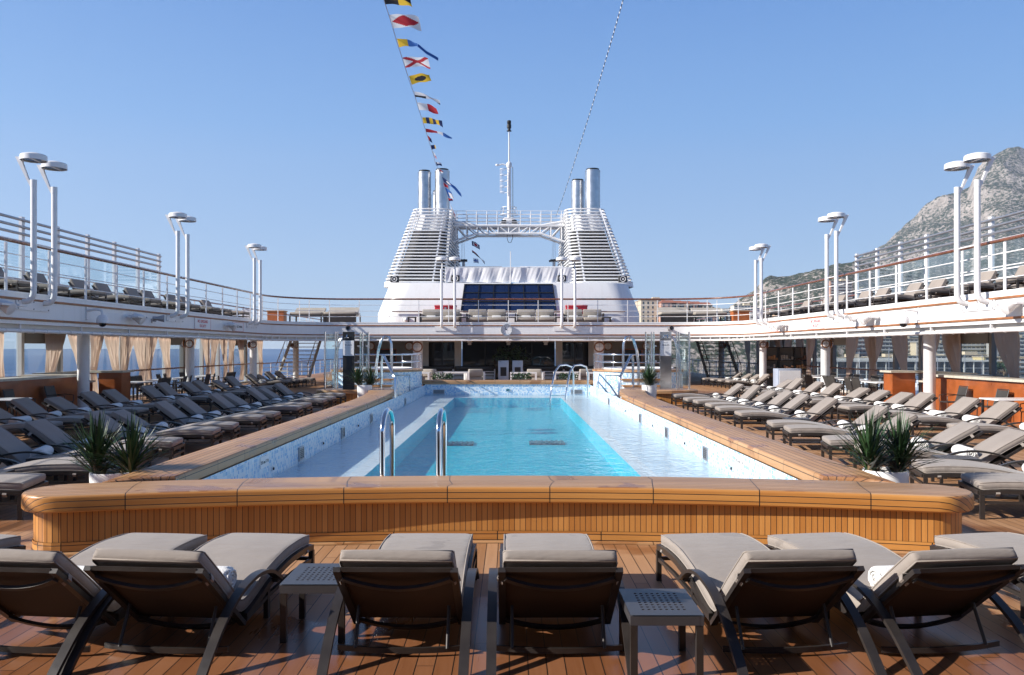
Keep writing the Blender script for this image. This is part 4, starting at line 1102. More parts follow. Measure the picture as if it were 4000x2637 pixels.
# ---- signal flags
def patt(n):
    return {'L':lambda u,v:'y' if (u<.5)==(v>.5) else 'k','F':lambda u,v:'r' if abs(u-.5)+abs(v-.5)<.47 else 'w','V':lambda u,v:'r' if min(abs(u-v),abs(u+v-1))<.13 else 'w',
    'I':lambda u,v:'k' if math.hypot(u-.5,v-.45)<.28 else 'y','H':lambda u,v:'w' if u<.5 else 'r','G':lambda u,v:'y' if int(u*6)%2==0 else 'n','yb':lambda u,v:'y' if u<.5 else 'b',
    'wk':lambda u,v:'w' if v>.38 or .45<u<.9 else 'k','rwb':lambda u,v:'r' if u<.45 else ('w' if u<.68 else 'b'),'rn':lambda u,v:'r' if u+1-v<.95 else 'n','n':lambda u,v:'n' if u<.8 else 'y',
    'wr':lambda u,v:'r' if .45<u<.75 and v<.6 else 'w','nw':lambda u,v:'n' if v<.55 or u<.2 else 'w','rw':lambda u,v:'r' if v>.5 else 'w','ball':lambda u,v:'w' if math.hypot((u-.33)*2.3,v-.5)<.3 else ('n' if u<.3 else 'b'),
    'r':lambda u,v:'r','wb':lambda u,v:'w' if u>.3 and v<.6 else 'b','rb':lambda u,v:'r' if v>.35 else 'n','W':lambda u,v:'r' if max(abs(u-.5),abs(v-.5))<.2 else ('w' if max(abs(u-.5),abs(v-.5))<.34 else 'n'),
    'rwn':lambda u,v:'r' if v>.6 and u<.5 else ('w' if v>.5 else 'k'),'X':lambda u,v:'b' if abs(v-.5)<.1 or abs(u-.45)<.08 else 'w'}[n]
def Yat(y): q = min(1,max(0,y/490)); return 1/((1-q)/26+q/57)
KEY = 'wryn' + 'bk'
def flag(top, bot, end, pat, taper, label, Y=None, curl=.12, seed=0):
    Yh = Y or Yat(top[1]); a = P3(*top,Yh); b = P3(*bot,Yh)
    e = P3(*end,Yh); mid = (a+b)/2; fly = e-mid; L = fly.length; nu, nv = 36, 18
    o = V(*mid); m = MB(); vs = []; hoist = b-a
    for j in range(nv+1):
        v = j/nv
        for i in range(nu+1):
            u = i/nu; w = 1-taper*u
            sag = V(0,0,-1)*L*.10*math.sin(u*PI)*-1
            p = mid-o + fly*u + hoist*((1-v)-.5)*w + sag*.6
            ph = u*5.2+v*1.1+seed
            p += V(.0,1,.25)*(L*curl*u**.6*math.sin(ph)) + V(0,0,1)*(.04*L*u*math.sin(ph*1.7+v*2))
            vs.append(p)
    m.add(vs, [(j*(nu+1)+i,j*(nu+1)+i+1,(j+1)*(nu+1)+i+1,(j+1)*(nu+1)+i) for j in range(nv) for i in range(nu)])
    f = patt(pat); m.m = [KEY.index(f((i+.5)/nu,(j+.5)/nv)) for j in range(nv) for i in range(nu)]
    tag(m.obj('signal_flag', [FL[k] for k in KEY], None, 180, o), label, 'flag', 'signal flags on the dressing line')
cxy = lambda x,y: ((1400+x/2.412)*.5945, y/2.412*.5945)
fx = lambda x,y: ((1450+x/2.614)*.5945, (550+y/2.614)*.5945)
seqA = [((232,-50),(255,42),(500,30),'L',.0,'yellow and black quartered signal flag at the top edge of the picture'),
 ((290,142),(322,268),(578,222),'F',.0,'white signal flag with a red diamond'),
 ((362,364),(384,448),(560,425),'yb',.55,'yellow tapering pennant whose tail turns blue'),
 ((418,542),(446,640),(668,600),'V',.1,'white signal flag with a red diagonal cross'),
 ((476,717),(502,800),(678,735),'I',.15,'yellow signal flag with a black ball'),
 ((526,862),(536,914),(768,970),'wk',.6,'narrow white and black pennant blown to the right'),
 ((555,966),(574,1036),(745,1050),'H',.05,'signal flag half white and half red'),
 ((601,1106),(614,1164),(794,1172),'G',.1,'signal flag striped yellow and blue'),
 ((632,1212),(640,1246),(880,1306),'rwb',.55,'red, white and blue striped pennant'),
 ((650,1276),(668,1330),(692,1330),'rn',.2,'small furled red and navy flag just below the striped pennant'),
 ((682,1370),(690,1412),(728,1385),'n',.2,'small dark navy flag with a notch of yellow'),
 ((700,1425),(716,1480),(738,1490),'wr',.3,'small white flag with a red spot'),
 ((729,1530),(738,1562),(784,1550),'nw',.2,'small navy and white flag above the funnel pipes')]
for i,(a,b,e,p,t_,l) in enumerate(seqA): flag(cxy(*a),cxy(*b),cxy(*e),p,t_,l,None,.07 if i<9 else .1,i*1.7)
tail = [cxy(570,435),cxy(640,495),cxy(720,540),cxy(752,560)]
m = MB(); Yh = Yat(88); pts = [P3(*q,Yh+.05*k) for k,q in enumerate([cxy(558,428)]+tail)]
m.ribbon([p-pts[0] for p in pts], .13, .012, (0,.5,1)); tag(m.obj('pennant_tail', FL['b'], None, None, pts[0]), 'blue twisted tail streaming from the yellow pennant', 'flag', 'signal flags on the dressing line')
seqB = [((690,296),(700,330),(736,322),'rw',.3,'small red and white flag level with the pipe tops'),
 ((722,368),(745,425),(915,552),'ball',.25,'large blue pennant with a white ball in front of the pipes'),
 ((733,424),(745,470),(785,472),'r',.4,'small plain red flag under the large blue pennant'),
 ((752,478),(790,580),(832,560),'wb',.3,'blue and white flag beside the pipe'),
 ((782,588),(795,620),(832,606),'rb',.3,'small red and blue flag above the slats'),
 ((805,640),(820,700),(872,808),'wr',.5,'white and red flag trailing over the slats of the funnel')]
for i,(a,b,e,p,t_,l) in enumerate(seqB): flag(fx(*a),fx(*b),fx(*e),p,t_,l,53.2,.1,i*2.1)
seqC = [((1026,1022),(1030,1072),(1108,1090),'W',.0,'navy flag with a red and white centre below the bridge'),
 ((1028,1115),(1030,1140),(1160,1250),'rwn',.5,'long red, white and black pennant below the bridge'),
 ((1042,1202),(1046,1245),(1096,1232),'X',.0,'white flag with a blue cross below the bridge')]
for i,(a,b,e,p,t_,l) in enumerate(seqC): flag(fx(*a),fx(*b),fx(*e),p,t_,l,57.0,.08,i)
m = MB(); pts = [P3(880,-60,22)]+[P3(*cxy(x,y),Yat(cxy(x,y)[1])) for x,y in ((240,0),(290,150),(365,400),(420,570),(480,760),(530,900),(600,1130),(640,1250),(700,1440),(730,1550))]+[P3(*fx(x,y),53.2) for x,y in ((690,290),(722,370),(752,480),(800,640))]+[V(-4.0,54.6,10.9)]
m.tube(pts, .012, 5); tag(m.obj('flag_line', M['alu'], None, 60), 'thin line carrying the signal flags up from the left funnel', 'rope')
m = MB(); lp = [P3(1452,-20,25.4)]+[P3(x,y,Yat(y*.99)) for x,y in ((1447,0),(1425,77),(1401,158),(1376,243),(1350,326),(1326,402),(1306,462))]+[P3(1291,503,57.2)]
t = thing('light_string', 'dark cable strung with small bulbs from the top edge down to the bridge', 'string lights', lp[-1])
for p in lp: pass
m.tube([p-lp[-1] for p in lp], .014, 5); m.obj('cable', M['black'], t, 60)
m = MB(); m.lathe([(0,-.06),(.016,-.048),(.022,-.025),(.016,.0),(.013,.03),(0,.035)],(0,0,0),10); bm_ = m.mesh('bulb', M['signwhite'], 60)
NB = 44
for k in range(NB):
    q = (k+.5)/NB*490; Y = Yat(q); 
    for i in range(len(lp)-1):
        if lp[i].y <= Y <= lp[i+1].y:
            f = (Y-lp[i].y)/(lp[i+1].y-lp[i].y); p = lp[i].lerp(lp[i+1], f)
            o = bpy.data.objects.new('bulb', bm_); COL.objects.link(o); o.parent = t; o.location = p-lp[-1]; break

# ---- things on the upper deck in front of the deckhouse
def make_sofa():
    t = thing('deck_sofa', 'x', 'sofa')
    m = MB()
    for x in (-1.2,1.2): m.box((x,0,.30),(.07,.75,.60)); 
    m.box((0,0,.14),(2.33,.72,.06)); m.obj('sofa_frame', M['frame'], t)
    for x in (-.57,.57):
        m = MB(); m.slab(rpoly([(x-.55,-.36),(x+.55,-.36),(x+.55,.30),(x-.55,.30)],.06,3),.17,.36,.05,lambda a,b,c:(a,b)); m.obj('seat_cushion', M['sofa'], t, 50)
        m = MB(); m.slab(rpoly([(x-.55,.10),(x+.55,.10),(x+.55,.32),(x-.55,.32)],.06,3),.36,.86,.05,lambda a,b,c:(a,b)); m.obj('back_cushion', M['sofa'], t, 50)
        m = MB(); m.slab(rpoly([(x-.28,-.1),(x+.28,-.1),(x+.28,.08),(x-.28,.08)],.05,3),.365,.48,.05,lambda a,b,c:(a,b)); m.obj('pillow', M['towel'], t, 50)
    return t
sf = make_sofa()
for i,x in enumerate((-4.05,-1.28,1.62,4.45)):
    o = sf if i == 0 else copy_tree(sf)
    put(o,(x,50.2,ZU+.18),0,f'taupe two-seat deck sofa below the dark window wall, {ORD[i+1]} from the left','deck sofas in front of the deckhouse')
for i,x in enumerate((-5.75,-2.66,.17,3.05,5.85)):
    m = MB(); m.box((0,0,.44),(.5,.5,.05))
    for a in (-1,1):
        for b in (-1,1): m.box((a*.21,b*.21,.21),(.05,.05,.416))
    tag(m.obj('deck_side_table', M['frame'], None, None, (x,50.0,ZU+.1)), f'small dark side table between the deck sofas, {ORD[i+1]} from the left', 'side table', 'side tables between the deck sofas')
for i,x in enumerate((-3.85,4.15)):
    t = thing('red_locker', f'red deck locker behind the sofas, the {"left" if i==0 else "right"} one of the two', 'locker', (x,51.4,ZU+.80), 0, 'red lockers by the deckhouse')
    m = MB(); m.slab(rpoly([(-.65,-.25),(.65,-.25),(.65,.25),(-.65,.25)],.03,2),0,.42,.02,lambda a,b,c:(a,b)); m.obj('locker_body', M['red'], t, 40)
    m = MB(); m.slab(rpoly([(-.67,-.27),(.67,-.27),(.67,.27),(-.67,.27)],.03,2),.425,.56,.02,lambda a,b,c:(a,b)); m.obj('locker_lid', M['red'], t, 40)
    m = MB(); m.box((0,-.29,.34),(.12,.03,.12)); m.obj('latch', M['alu'], t)
for s in (-1,1):
    side = 'left' if s<0 else 'right'
    for i,(x,y) in enumerate(((9.4,47.5),(11.4,47.9))):
        t = thing('day_bed', f'dark day bed with pale mattress at the far {side} of the upper deck, {"inner" if i==0 else "outer"} one', 'day bed', (s*x,y,ZU))
        m = MB(); m.box((0,0,.55),(1.85,1.5,.07))
        for a in (-1,1):
            for b in (-1,1): m.box((a*.88,b*.7,.26),(.08,.08,.52))
        m.box((.0,-.70,.30),(1.68,.04,.30)) if i==0 else None
        m.obj('bed_frame', M['frame'], t)
        m = MB(); m.slab(rpoly([(-.9,-.72),(.9,-.72),(.9,.72),(-.9,.72)],.06,3),.59,.74,.05,lambda a,b,c:(a,b)); m.obj('mattress', M['sofa'], t, 50)
        m = MB(); T = Matrix.Translation((s*-.0,.45,.74)) @ Matrix.Rotation(.5,4,'X'); m.box((0,0,.1),(1.7,.75,.1),0,0,T); m.obj('head_rest', M['sofa'], t)
    t = thing('towel_crate', f'orange wooden towel crate on the far {side} of the upper deck', 'crate', (s*13.0,47.2,ZU))
    m = MB(); m.box((0,0,.38),(.9,.7,.76)); m.obj('crate_body', M['crate'], t)
    m = MB(); m.box((0,0,.79),(.98,.78,.05)); m.obj('crate_lid', M['wood'], t)
    # curved stair guard aft
    t = thing('stair_guard', f'white slatted stair guard on the far {side} of the upper deck', 'railing', (s*14.2,47,ZU))
    for k in range(9):
        m = MB(); m.box((s*.1*k-.4,.2*k,.45),(.22,.04,.9)); m.obj('slat', M['white2'], t)
    m = MB(); m.tube([(-.6,-.1,.98),(s*.8-.4,1.7,.98)],.04,8); m.obj('handrail', M['varnish'], t, 60)

# ================================================================= LOUNGE FRONT under the upper deck
YL = 50.0
lw = thing('lounge_facade', 'glazed lounge front with grey side walls beyond the far end of the pool', 'building front', (0,YL,0))
def wbox(name, x0,x1,z0,z1, mat, y=YL, d=.2):
    m = MB(); m.box(((x0+x1)/2,y,(z0+z1)/2),(x1-x0,d,z1-z0)); return local(m,lw).obj(name, mat, lw)
wbox('side_wall', -9.2,-5.15,0,2.81, M['greywall']); wbox('side_wall', 5.15,9.2,0,2.81, M['greywall'])
wbox('wall_return', -9.2,-9.0,0,2.81, M['greywall'], 56, 11.8); wbox('wall_return', 9.0,9.2,0,2.81, M['greywall'], 56, 11.8)
wbox('header', -5.15,5.15,2.52,2.81, M['greywall'])
for s in (-1,1):
    f = wbox('side_window', min(s*4.75,s*3.2),max(s*4.75,s*3.2),.10,2.4, M['darkglass'], YL, .06)
    for x in (4.95,3.0): wbox('window_frame', s*x-.2 if x>4 else s*x-.2, s*x+.2, 0,2.52, M['cream'], YL-.02,.24)
    wbox('window_frame', min(s*4.75,s*3.2),max(s*4.75,s*3.2),2.4,2.52, M['cream'], YL-.02,.22)
    wbox('mullion', s*3.95-.03,s*3.95+.03,.10,2.4, M['black'], YL-.04,.05)
for k in range(4):
    x0 = -2.8+1.4*k; wbox('glass_door', x0+.03,x0+1.37,.08,2.48, M['darkglass'], YL+.3, .05)
    if k: wbox('door_post', x0-.03,x0+.03,.08,2.48, M['black'], YL+.27, .09)
# lit interior glimpses are only reflections; a dark floor-to-ceiling box behind
for x in (-2.3,2.2,0):
    m = MB(); m.box((x,YL-.25,2.42),(.3,.2,.14)); m.box((x,YL-.3,2.28),(.2,.14,.12)); local(m,lw).obj('wall_speaker', M['white2'], lw)
for s in (-1,1):
    for i,x in enumerate((5.9,8.2)): bulkhead(lw,(s*x,-.12,2.15),0,M['strip'],.26)
    t = thing('notice_frame', f'dark framed notice board on the grey wall behind the {"left" if s<0 else "right"} hot tub', 'notice board', (s*7.3,YL-.13,1.55))
    m = MB(); m.box((0,0,0),(1.3,.04,.9)); m.obj('board', M['black'], t)
    m = MB()
    for a in (-1,1): m.box((a*.62,-.03,0),(.06,.03,.9)); m.box((0,-.031,a*.42),(1.18,.03,.06))
    m.obj('frame', M['cherry'], t)
m = MB(); m.box((0,43.7,.08),(10.4,12.6,.15)); struct('lounge_terrace', m, M['wood'])
# white lounge furniture
def make_lsofa(w):
    t = thing('lounge_sofa','x','sofa')
    m = MB()
    for x in (-w/2,w/2): m.box((x,0,.33),(.08,.8,.66))
    for z in (.2,.36,.52): m.box((0,-.39,z),(w-.09,.03,.05)) 
    m.box((0,0,.12),(w-.09,.74,.05)); m.obj('sofa_frame', M['white2'], t)
    m = MB(); m.slab(rpoly([(-w/2+.06,-.34),(w/2-.06,-.34),(w/2-.06,.3),(-w/2+.06,.3)],.06,3),.15,.44,.05,lambda a,b,c:(a,b)); m.obj('seat_cushion', M['sofa'], t, 50)
    m = MB(); m.slab(rpoly([(-w/2+.06,.14),(w/2-.06,.14),(w/2-.06,.36),(-w/2+.06,.36)],.06,3),.445,.82,.05,lambda a,b,c:(a,b)); m.obj('back_cushion', M['frame'] if w>2 else M['sofa'], t, 50)
    return t
A1 = make_lsofa(2.4); A2 = make_lsofa(.85)
for i,x in enumerate((-4.4,-2.0,2.0,4.4)):
    o = A1 if i==0 else copy_tree(A1); put(o,(x,48.9,.16),0,f'white framed lounge sofa with dark back cushions against the glass front, {ORD[i+1]} from the left','white lounge sofas')
for i,(x,rz) in enumerate(((-3.9,2.9),(-1.7,3.4),(1.35,3.0),(3.9,3.3))):
    o = A2 if i==0 else copy_tree(A2); put(o,(x,42.4,.16),rz,f'white framed armchair with taupe cushion just beyond the far coping, {ORD[i+1]} from the left','white lounge armchairs')
def make_ltable():
    t = thing('lounge_table','x','table'); m = MB(); m.box((0,0,.66),(1.3,.8,.06)); m.obj('tabletop', M['white2'], t)
    for a in (-1,1):
        for b in (-1,1): m = MB(); m.box((a*.6,b*.36,.315),(.09,.08,.63)); m.obj('leg', M['white2'], t)
    return t
tb = make_ltable()
for i,x in enumerate((-4.45,-2.55,.75,2.9,4.5)):
    o = tb if i==0 else copy_tree(tb); put(o,(x,41.0+.5*(i%2),.16),0,f'low white lounge table beyond the far coping, {ORD[i+1]} from the left','white lounge tables')
# ================================================================= LOUNGERS
def spline(P, n):
    """Catmull-Rom through points"""
    P = [Vector(p) for p in P]; out = []; k = len(P)
    for i in range(k-1):
        a = P[max(i-1,0)]; b = P[i]; c = P[i+1]; d = P[min(i+2,k-1)]
        for j in range(n):
            t = j/n; out.append(.5*((2*b)+(c-a)*t+(2*a-5*b+4*c-d)*t*t+(3*b-a-3*c+d)*t**3))
    out.append(P[-1]); return out
def make_lounger(dz=0.0):
    """local x from foot (-1.0) to head (+1.05); floor z=0"""
    t = thing('sun_lounger', 'x', 'sun lounger')
    X = lambda x: x-1.0
    # mattress
    path = [V(X(x),0,z) for x,z in ((0,.352),(.25,.372),(.6,.368),(.95,.318),(1.22,.245),(1.38,.212),(1.465,.224),(1.54,.282+dz*.12),(1.74,.46+dz*.45),(2.05-dz*.55,.712+dz))]
    S = spline(path, 5); W, T = .36, .043; k = len(S); NS = 24; st = []
    L = [0]
    for i in range(1,k): L.append(L[-1]+(S[i]-S[i-1]).length)
    def at(l):
        l = max(0,min(L[-1],l))
        for i in range(1,k):
            if l <= L[i]+1e-9:
                f = (l-L[i-1])/max(1e-6,L[i]-L[i-1]); return S[i-1].lerp(S[i],f), (S[i]-S[i-1]).normalized()
    tot = L[-1]
    for l,sw,sh in [(0,.90,.25),(.004,.955,.60),(.014,.985,.86),(.035,1,1)]: st.append((l,sw,sh))
    n = 40
    for i in range(1,n): st.append((.035+(tot-.07)*i/n,1,1+.05*math.sin(i*1.9)*0))
    for l,sw,sh in [(.035,1,1),(.014,.985,.86),(.004,.955,.60),(0,.90,.25)]: st.append((tot-l,sw,sh))
    m = MB(); vs = []
    for l,sw,sh in st:
        p,d = at(l); nn = V(-d.z,0,d.x)
        for j in range(NS):
            a = 2*PI*j/NS; c, s_ = math.cos(a), math.sin(a)
            y = W*sw*math.copysign(abs(c)**.16,c); h = T*sh*math.copysign(abs(s_)**.34,s_)
            crown = 1+.14*(1-(y/W)**2) if s_ > 0 else 1
            vs.append(p+V(0,y,0)+nn*(h*crown+(.006*noise.noise(V(l*5,y*6,s_*2)) if abs(s_)>.5 else 0)))
    fs = []
    for i in range(len(st)-1):
        for j in range(NS): j2 = (j+1)%NS; fs.append((i*NS+j,i*NS+j2,(i+1)*NS+j2,(i+1)*NS+j))
    fs.append(tuple(range(NS))[::-1]); fs.append(tuple((len(st)-1)*NS+j for j in range(NS)))
    m.add(vs, fs); mt_ = m.obj('mattress', M['fabric'], t, 60)
    for e in (-1,1):
        PP = []
        body = [q for q in st if q[1] > .97]
        for sy in (1,-1):
            for l,sw,sh in (body if sy > 0 else body[::-1]):
                p,d = at(l); PP.append(p+V(0,sy*W*.985*sw,0)+V(-d.z,0,d.x)*(e*T*.86*sh))
        b = MB(); b.tube(PP, .0065, 5, 0, True); b.obj('piping', M['fabric'], mt_, 80)
    # straps round the rails
    for l,x in ((.16,0),(tot-.17,0)):
        p,d = at(l); nn = V(-d.z,0,d.x); b = MB()
        for sy in (-1,1): b.ribbon([p+V(0,sy*(W-.02),0)+nn*-.045,p+V(0,sy*(W+.02),0)+nn*-.05,p+V(0,sy*(W+.035),0)+nn*-.085,p+V(0,sy*(W-.0),0)+nn*-.115],.04,.006,d)
        b.obj('strap', M['fabric'], mt_, 60)
    # seat frame: side rails (double), cross bars
    rp = [V(X(x),0,z) for x,z in ((0,.285),(.25,.305),(.6,.300),(.95,.250),(1.22,.178),(1.42,.135))]; rp = spline(rp,4)
    m = MB()
    for sy in (-1,1):
        m.ribbon([p+V(0,sy*.375,0) for p in rp], .03, .045, (0,1,0))
        m.ribbon([V(X(0),sy*.375,.185),V(X(.5),sy*.375,.19),V(X(1.0),sy*.375,.165),V(X(1.42),sy*.375,.115)], .025, .03, (0,1,0))
    m.box((X(.0),0,.285),(.04,.72,.045)); m.box((X(.0),0,.185),(.03,.72,.03))
    for x,z in ((.55,.275),(1.0,.215),(1.38,.13)): m.box((X(x),0,z),(.04,.72,.03))
    m.obj('seat_frame', M['frame'], t, 30)
    m = MB()
    for i in range(len(rp)-1): m.quad(rp[i]+V(0,-.355,.012),rp[i]+V(0,.355,.012),rp[i+1]+V(0,.355,.012),rp[i+1]+V(0,-.355,.012))
    m.obj('seat_sling', M['sling'], t)
    for sy in (-1,1):
        m = MB(); m.box((X(.02),sy*.375,.131),(.045,.04,.262)); m.obj('leg', M['frame'], t)
        m = MB(); m.box((X(.62),sy*.375,.08),(.04,.035,.16)) if False else m.box((X(1.02),sy*.372,.105),(.045,.035,.21)); m.obj('leg', M['frame'], t)
        m = MB(); P = spline([V(X(x),sy*.43,z) for x,z in ((.92,.265),(1.10,.365),(1.28,.405),(1.46,.405),(1.68,.36),(1.92,.245),(2.12,.09),(2.22,.0))],5)
        m.ribbon(P, .062, .026, (0,1,0)); m.box((X(.93),sy*.402,.262),(.05,.055,.03)); m.obj('armrest', M['frame'], t, 40)
    # back
    m = MB(); h0 = V(X(1.44),0,.092); h1 = V(X(2.09-dz*.55),0,.628+dz); dd = (h1-h0).normalized(); nn = V(-dd.z,0,dd.x)
    for sy in (-1,1): m.bar(h0+V(0,sy*.365,0), h1+V(0,sy*.365,0), .032,.046,0,(0,1,0))
    for f,sag in ((.90,.085),(.12,.075)):
        P = [h0.lerp(h1,f)+V(0,y,0)-nn*(.02+.0)-dd*(sag*(1-(y/.345)**2)) - nn*(sag*.35*(1-(y/.345)**2)) for y in [-.345+.69*i/12 for i in range(13)]]
        m.ribbon(P, .022, .040, nn, 0)
    m.bar(h1-dd*.012+V(0,-.345,.006), h1-dd*.012+V(0,.345,.006), .02,.025)
    m.obj('back_frame', M['frame'], t, 30)
    m = MB(); a = h0.lerp(h1,.06)+nn*.012; b = h1+nn*.012
    m.add([a+V(0,-.35,0),a+V(0,.35,0),b+V(0,.35,0),b+V(0,-.35,0)],[(0,1,2,3)]); m.obj('back_sling', M['sling'], t)
    for sy in (-1,1):
        m = MB(); m.tube([h0.lerp(h1,.42)+V(0,sy*.30,-.025),V(X(1.84),sy*.30,.05)], .012, 8); m.obj('prop', M['frame'], t, 60)
    m = MB(); P = [V(X(1.80)+.06*(1-(y/.42)**2),y,.045+.0) for y in [-.42+.84*i/12 for i in range(13)]]
    m.ribbon(P, .035, .022, (0,0,1)); m.obj('stretcher', M['frame'], t, 40)
    return t
LG = [make_lounger(), make_lounger(.055), make_lounger(-.06), make_lounger(.17)]; used = [0,0,0,0]; seq = [0]
def lounger(fx, fy, ang, label, group, sc3=(1,1,1), kind=None):
    """foot centre and heading of the head end (degrees, 0 = +x)"""
    seq[0] += 1; k = kind if kind is not None else 0 if seq[0] <= 8 else (1 if seq[0] == 10 else 2 if seq[0] == 12 else RN.choice((0,0,1,2))); o = LG[k] if not used[k] else copy_tree(LG[k]); used[k] = 1
    a = math.radians(ang); o.scale = sc3; put(o, (fx+math.cos(a)*sc3[0], fy+math.sin(a)*sc3[0], 0), a, label, group); return o
def make_towel():
    m = MB(); n = 26; R0 = .078; vs = []; st = [(-.20,.30),(-.20,.62),(-.205,.80),(-.197,.93),(-.18,1.0)]
    prof = []
    for x,f in st: prof.append((x,f))
    for i in range(1,12): prof.append((-.18+.36*i/12,1.0))
    for x,f in st[::-1]: prof.append((-x,f))
    for x,f in prof:
        for j in range(n):
            a = 2*PI*j/n; r = R0*f*(1+.035*noise.noise(V(x*9,math.cos(a)*2,math.sin(a)*2)))
            if abs(x) > .19: x2 = x*(1-.06*(1 if int(a*2+f*7)%2 else 0))
            else: x2 = x
            vs.append(V(r*math.cos(a)*1.10, x2*1.05, R0*.86+r*math.sin(a)*.88))
    k = len(prof); fs = []
    for i in range(k-1):
        for j in range(n): j2=(j+1)%n; fs.append((i*n+j,(i+1)*n+j,(i+1)*n+j2,i*n+j2))
    fs.append(tuple(range(n))); fs.append(tuple((k-1)*n+j for j in range(n))[::-1])
    m.add(vs, fs)
    # loose flap edge and the spiral on each end
    for s in (-1,1):
        P = [V(.062*(1-q/30)*math.cos(q*.62)*1.1, s*.213, R0*.86+.062*(1-q/30)*math.sin(q*.62)*.88) for q in range(26)]
        m.tube(P, .007, 6)
    m.tube([V(R0*1.06,-.2,.035),V(R0*1.10,0,.03),V(R0*1.06,.2,.035)], .012, 6)
    return m.mesh('rolled_towel', M['towel'], 60)
TW = make_towel()
def towel(lg, label, x=.36, jy=0):
    o = bpy.data.objects.new('rolled_towel', TW); COL.objects.link(o)
    a = lg.rotation_euler[2]; p = Vector(lg.location)+V(math.cos(a)*x*lg.scale[0]-math.sin(a)*jy, math.sin(a)*x*lg.scale[0]+math.cos(a)*jy, .266*lg.scale[2])
    o.scale = (1.28,1.28,1.32); put(o, p, a+RN.uniform(-.16,.16), label, 'rolled towels on the loungers'); o['category'] = 'towel'; return o
def make_table():
    t = thing('side_table','x','side table'); W, D, H_ = .44, .56, .40
    m = MB(); cell = []; nx = ny = 8; hx, hy = .018, .021
    xs = [-W/2+.0]; 
    def lines(S, n, h, mar):
        out = [(-S/2,-S/2+mar,False)]; p = (S-2*mar)/n; c = -S/2+mar
        for k in range(n): out += [(c,c+p/2-h/2,False),(c+p/2-h/2,c+p/2+h/2,True),(c+p/2+h/2,c+p,False)]; c += p
        return out+[(S/2-mar,S/2,False)]
    lx, ly = lines(W,nx,hx,.075), lines(D,ny,hy,.09); z0, z1 = H_-.008, H_
    for xa,xb,bx in lx:
        for ya,yb,by in ly:
            if bx and by:
                for (p,q) in (((xa,ya),(xb,ya)),((xb,ya),(xb,yb)),((xb,yb),(xa,yb)),((xa,yb),(xa,ya))): m.quad((*p,z1),(*q,z1),(*q,z0),(*p,z0))
            else:
                m.quad((xa,ya,z1),(xb,ya,z1),(xb,yb,z1),(xa,yb,z1)); m.quad((xa,yb,z0),(xb,yb,z0),(xb,ya,z0),(xa,ya,z0))
    m.obj('tabletop', M['tabletop'], t)
    m = MB()
    for s in (-1,1): m.box((s*(W/2-.012),0,H_-.035),(.026,D,.055)); m.box((0,s*(D/2-.012),H_-.0355),(W-.05,.026,.054))
    m.obj('apron', M['tabletop'], t)
    for a in (-1,1):
        for b in (-1,1): m = MB(); m.box((a*(W/2-.0225),b*(D/2-.0225),.168),(.042,.042,.336)); m.obj('leg', M['frame'], t)
    return t
TB = make_table(); tused = [False]
def side_table(x, y, rz, label, group='perforated side tables'):
    o = TB if not tused[0] else copy_tree(TB); tused[0] = True
    put(o,(x,y,0),math.radians(rz),label,group)
# --- row in front of the bench (heads toward the camera)
front = [(-4.42,7.3,-4.85,'first'),(-2.84,7.3,-3.05,'second'),(-1.96,7.3,-2.15,'third'),(-.555,7.3,-.585,'fourth'),(.43,7.3,.44,'fifth'),(1.78,7.3,1.95,'sixth'),(2.69,7.3,2.99,'seventh'),(4.12,7.3,4.5,'eighth')]
hasT = {1,2,5,6}
for i,(fx,fy_,hx,o_) in enumerate(front):
    ang = math.degrees(math.atan2(5.28-fy_, hx-fx))
    lg = lounger(fx, fy_, ang, f'taupe lounger seen from behind, {o_} from the left in the front row', 'loungers in the front row facing the bench')
    if i in hasT: towel(lg, f'rolled white towel on the {o_} lounger from the left in the front row', .30, -.05 if i<4 else .12)
side_table(-1.22,5.98,0,'perforated dark side table between the third and fourth front loungers'); side_table(1.07,5.32,0,'perforated dark side table between the fifth and sixth front loungers')
def row(feet, fx, ang0, ang1, sgn, where, group):
    n = len(feet)
    for i,y in enumerate(feet):
        a = ang0+(ang1-ang0)*max(0,min(1,(28-y)/17)) + RN.uniform(-2.2,2.2)
        x = fx+RN.uniform(-.05,.05)
        lg = lounger(sgn*x, y, a if sgn>0 else 180-a, f'{ORD[i+1]} taupe lounger from the near end in {where}', group, (1.14,1.08,1.08))
        towel(lg, f'rolled white towel on the {ORD[i+1]} lounger in {where}', .34+RN.uniform(-.03,.04), RN.uniform(-.06,.06))
FR = [10.25,11.55,13.5,14.8,16.9,18.1,20.9,22.6,24.0,25.6,26.75,29.0]
FLl = [10.2,11.75,13.35,14.5,16.5,17.65,19.6,20.7,22.9,24.0,26.1,27.4,29.3]
row(FR, 5.72, 0, -13, 1, 'the right row beside the pool', 'loungers along the right pool edge')
row(FLl, 5.65, 0, -11, -1, 'the left row beside the pool', 'loungers along the left pool edge')
OR_ = [17.3,19.4,20.9,23.1,24.4,25.9,27.3,29.3,31.0,33.0,34.3]
OL = [17.8,19.2,20.7,22.0,23.7,25.0,27.4,28.7,30.7,32.0,34.2,35.4]
row(OR_, 9.25, 0, -8, 1, 'the right row near the windows', 'loungers of the right outer row')
row(OL, 9.5, 0, -8, -1, 'the left row near the windows', 'loungers of the left outer row')
for i,y in enumerate((9.2,12.6,15.85,19.5,23.3)): side_table(6.7,y-.2,80,f'dark side table among the right inner loungers, {ORD[i+1]} from the near end')
for i,y in enumerate((10.95,12.55,15.5,18.6,21.8,25.1)): side_table(-6.7,y-.05,100,f'dark side table among the left inner loungers, {ORD[i+1]} from the near end')
for i,y in enumerate((22.1,25.3,28.4,32.1)): side_table(10.4,y-.05,90,f'dark side table among the right outer loungers, {ORD[i+1]} from the near end'); 
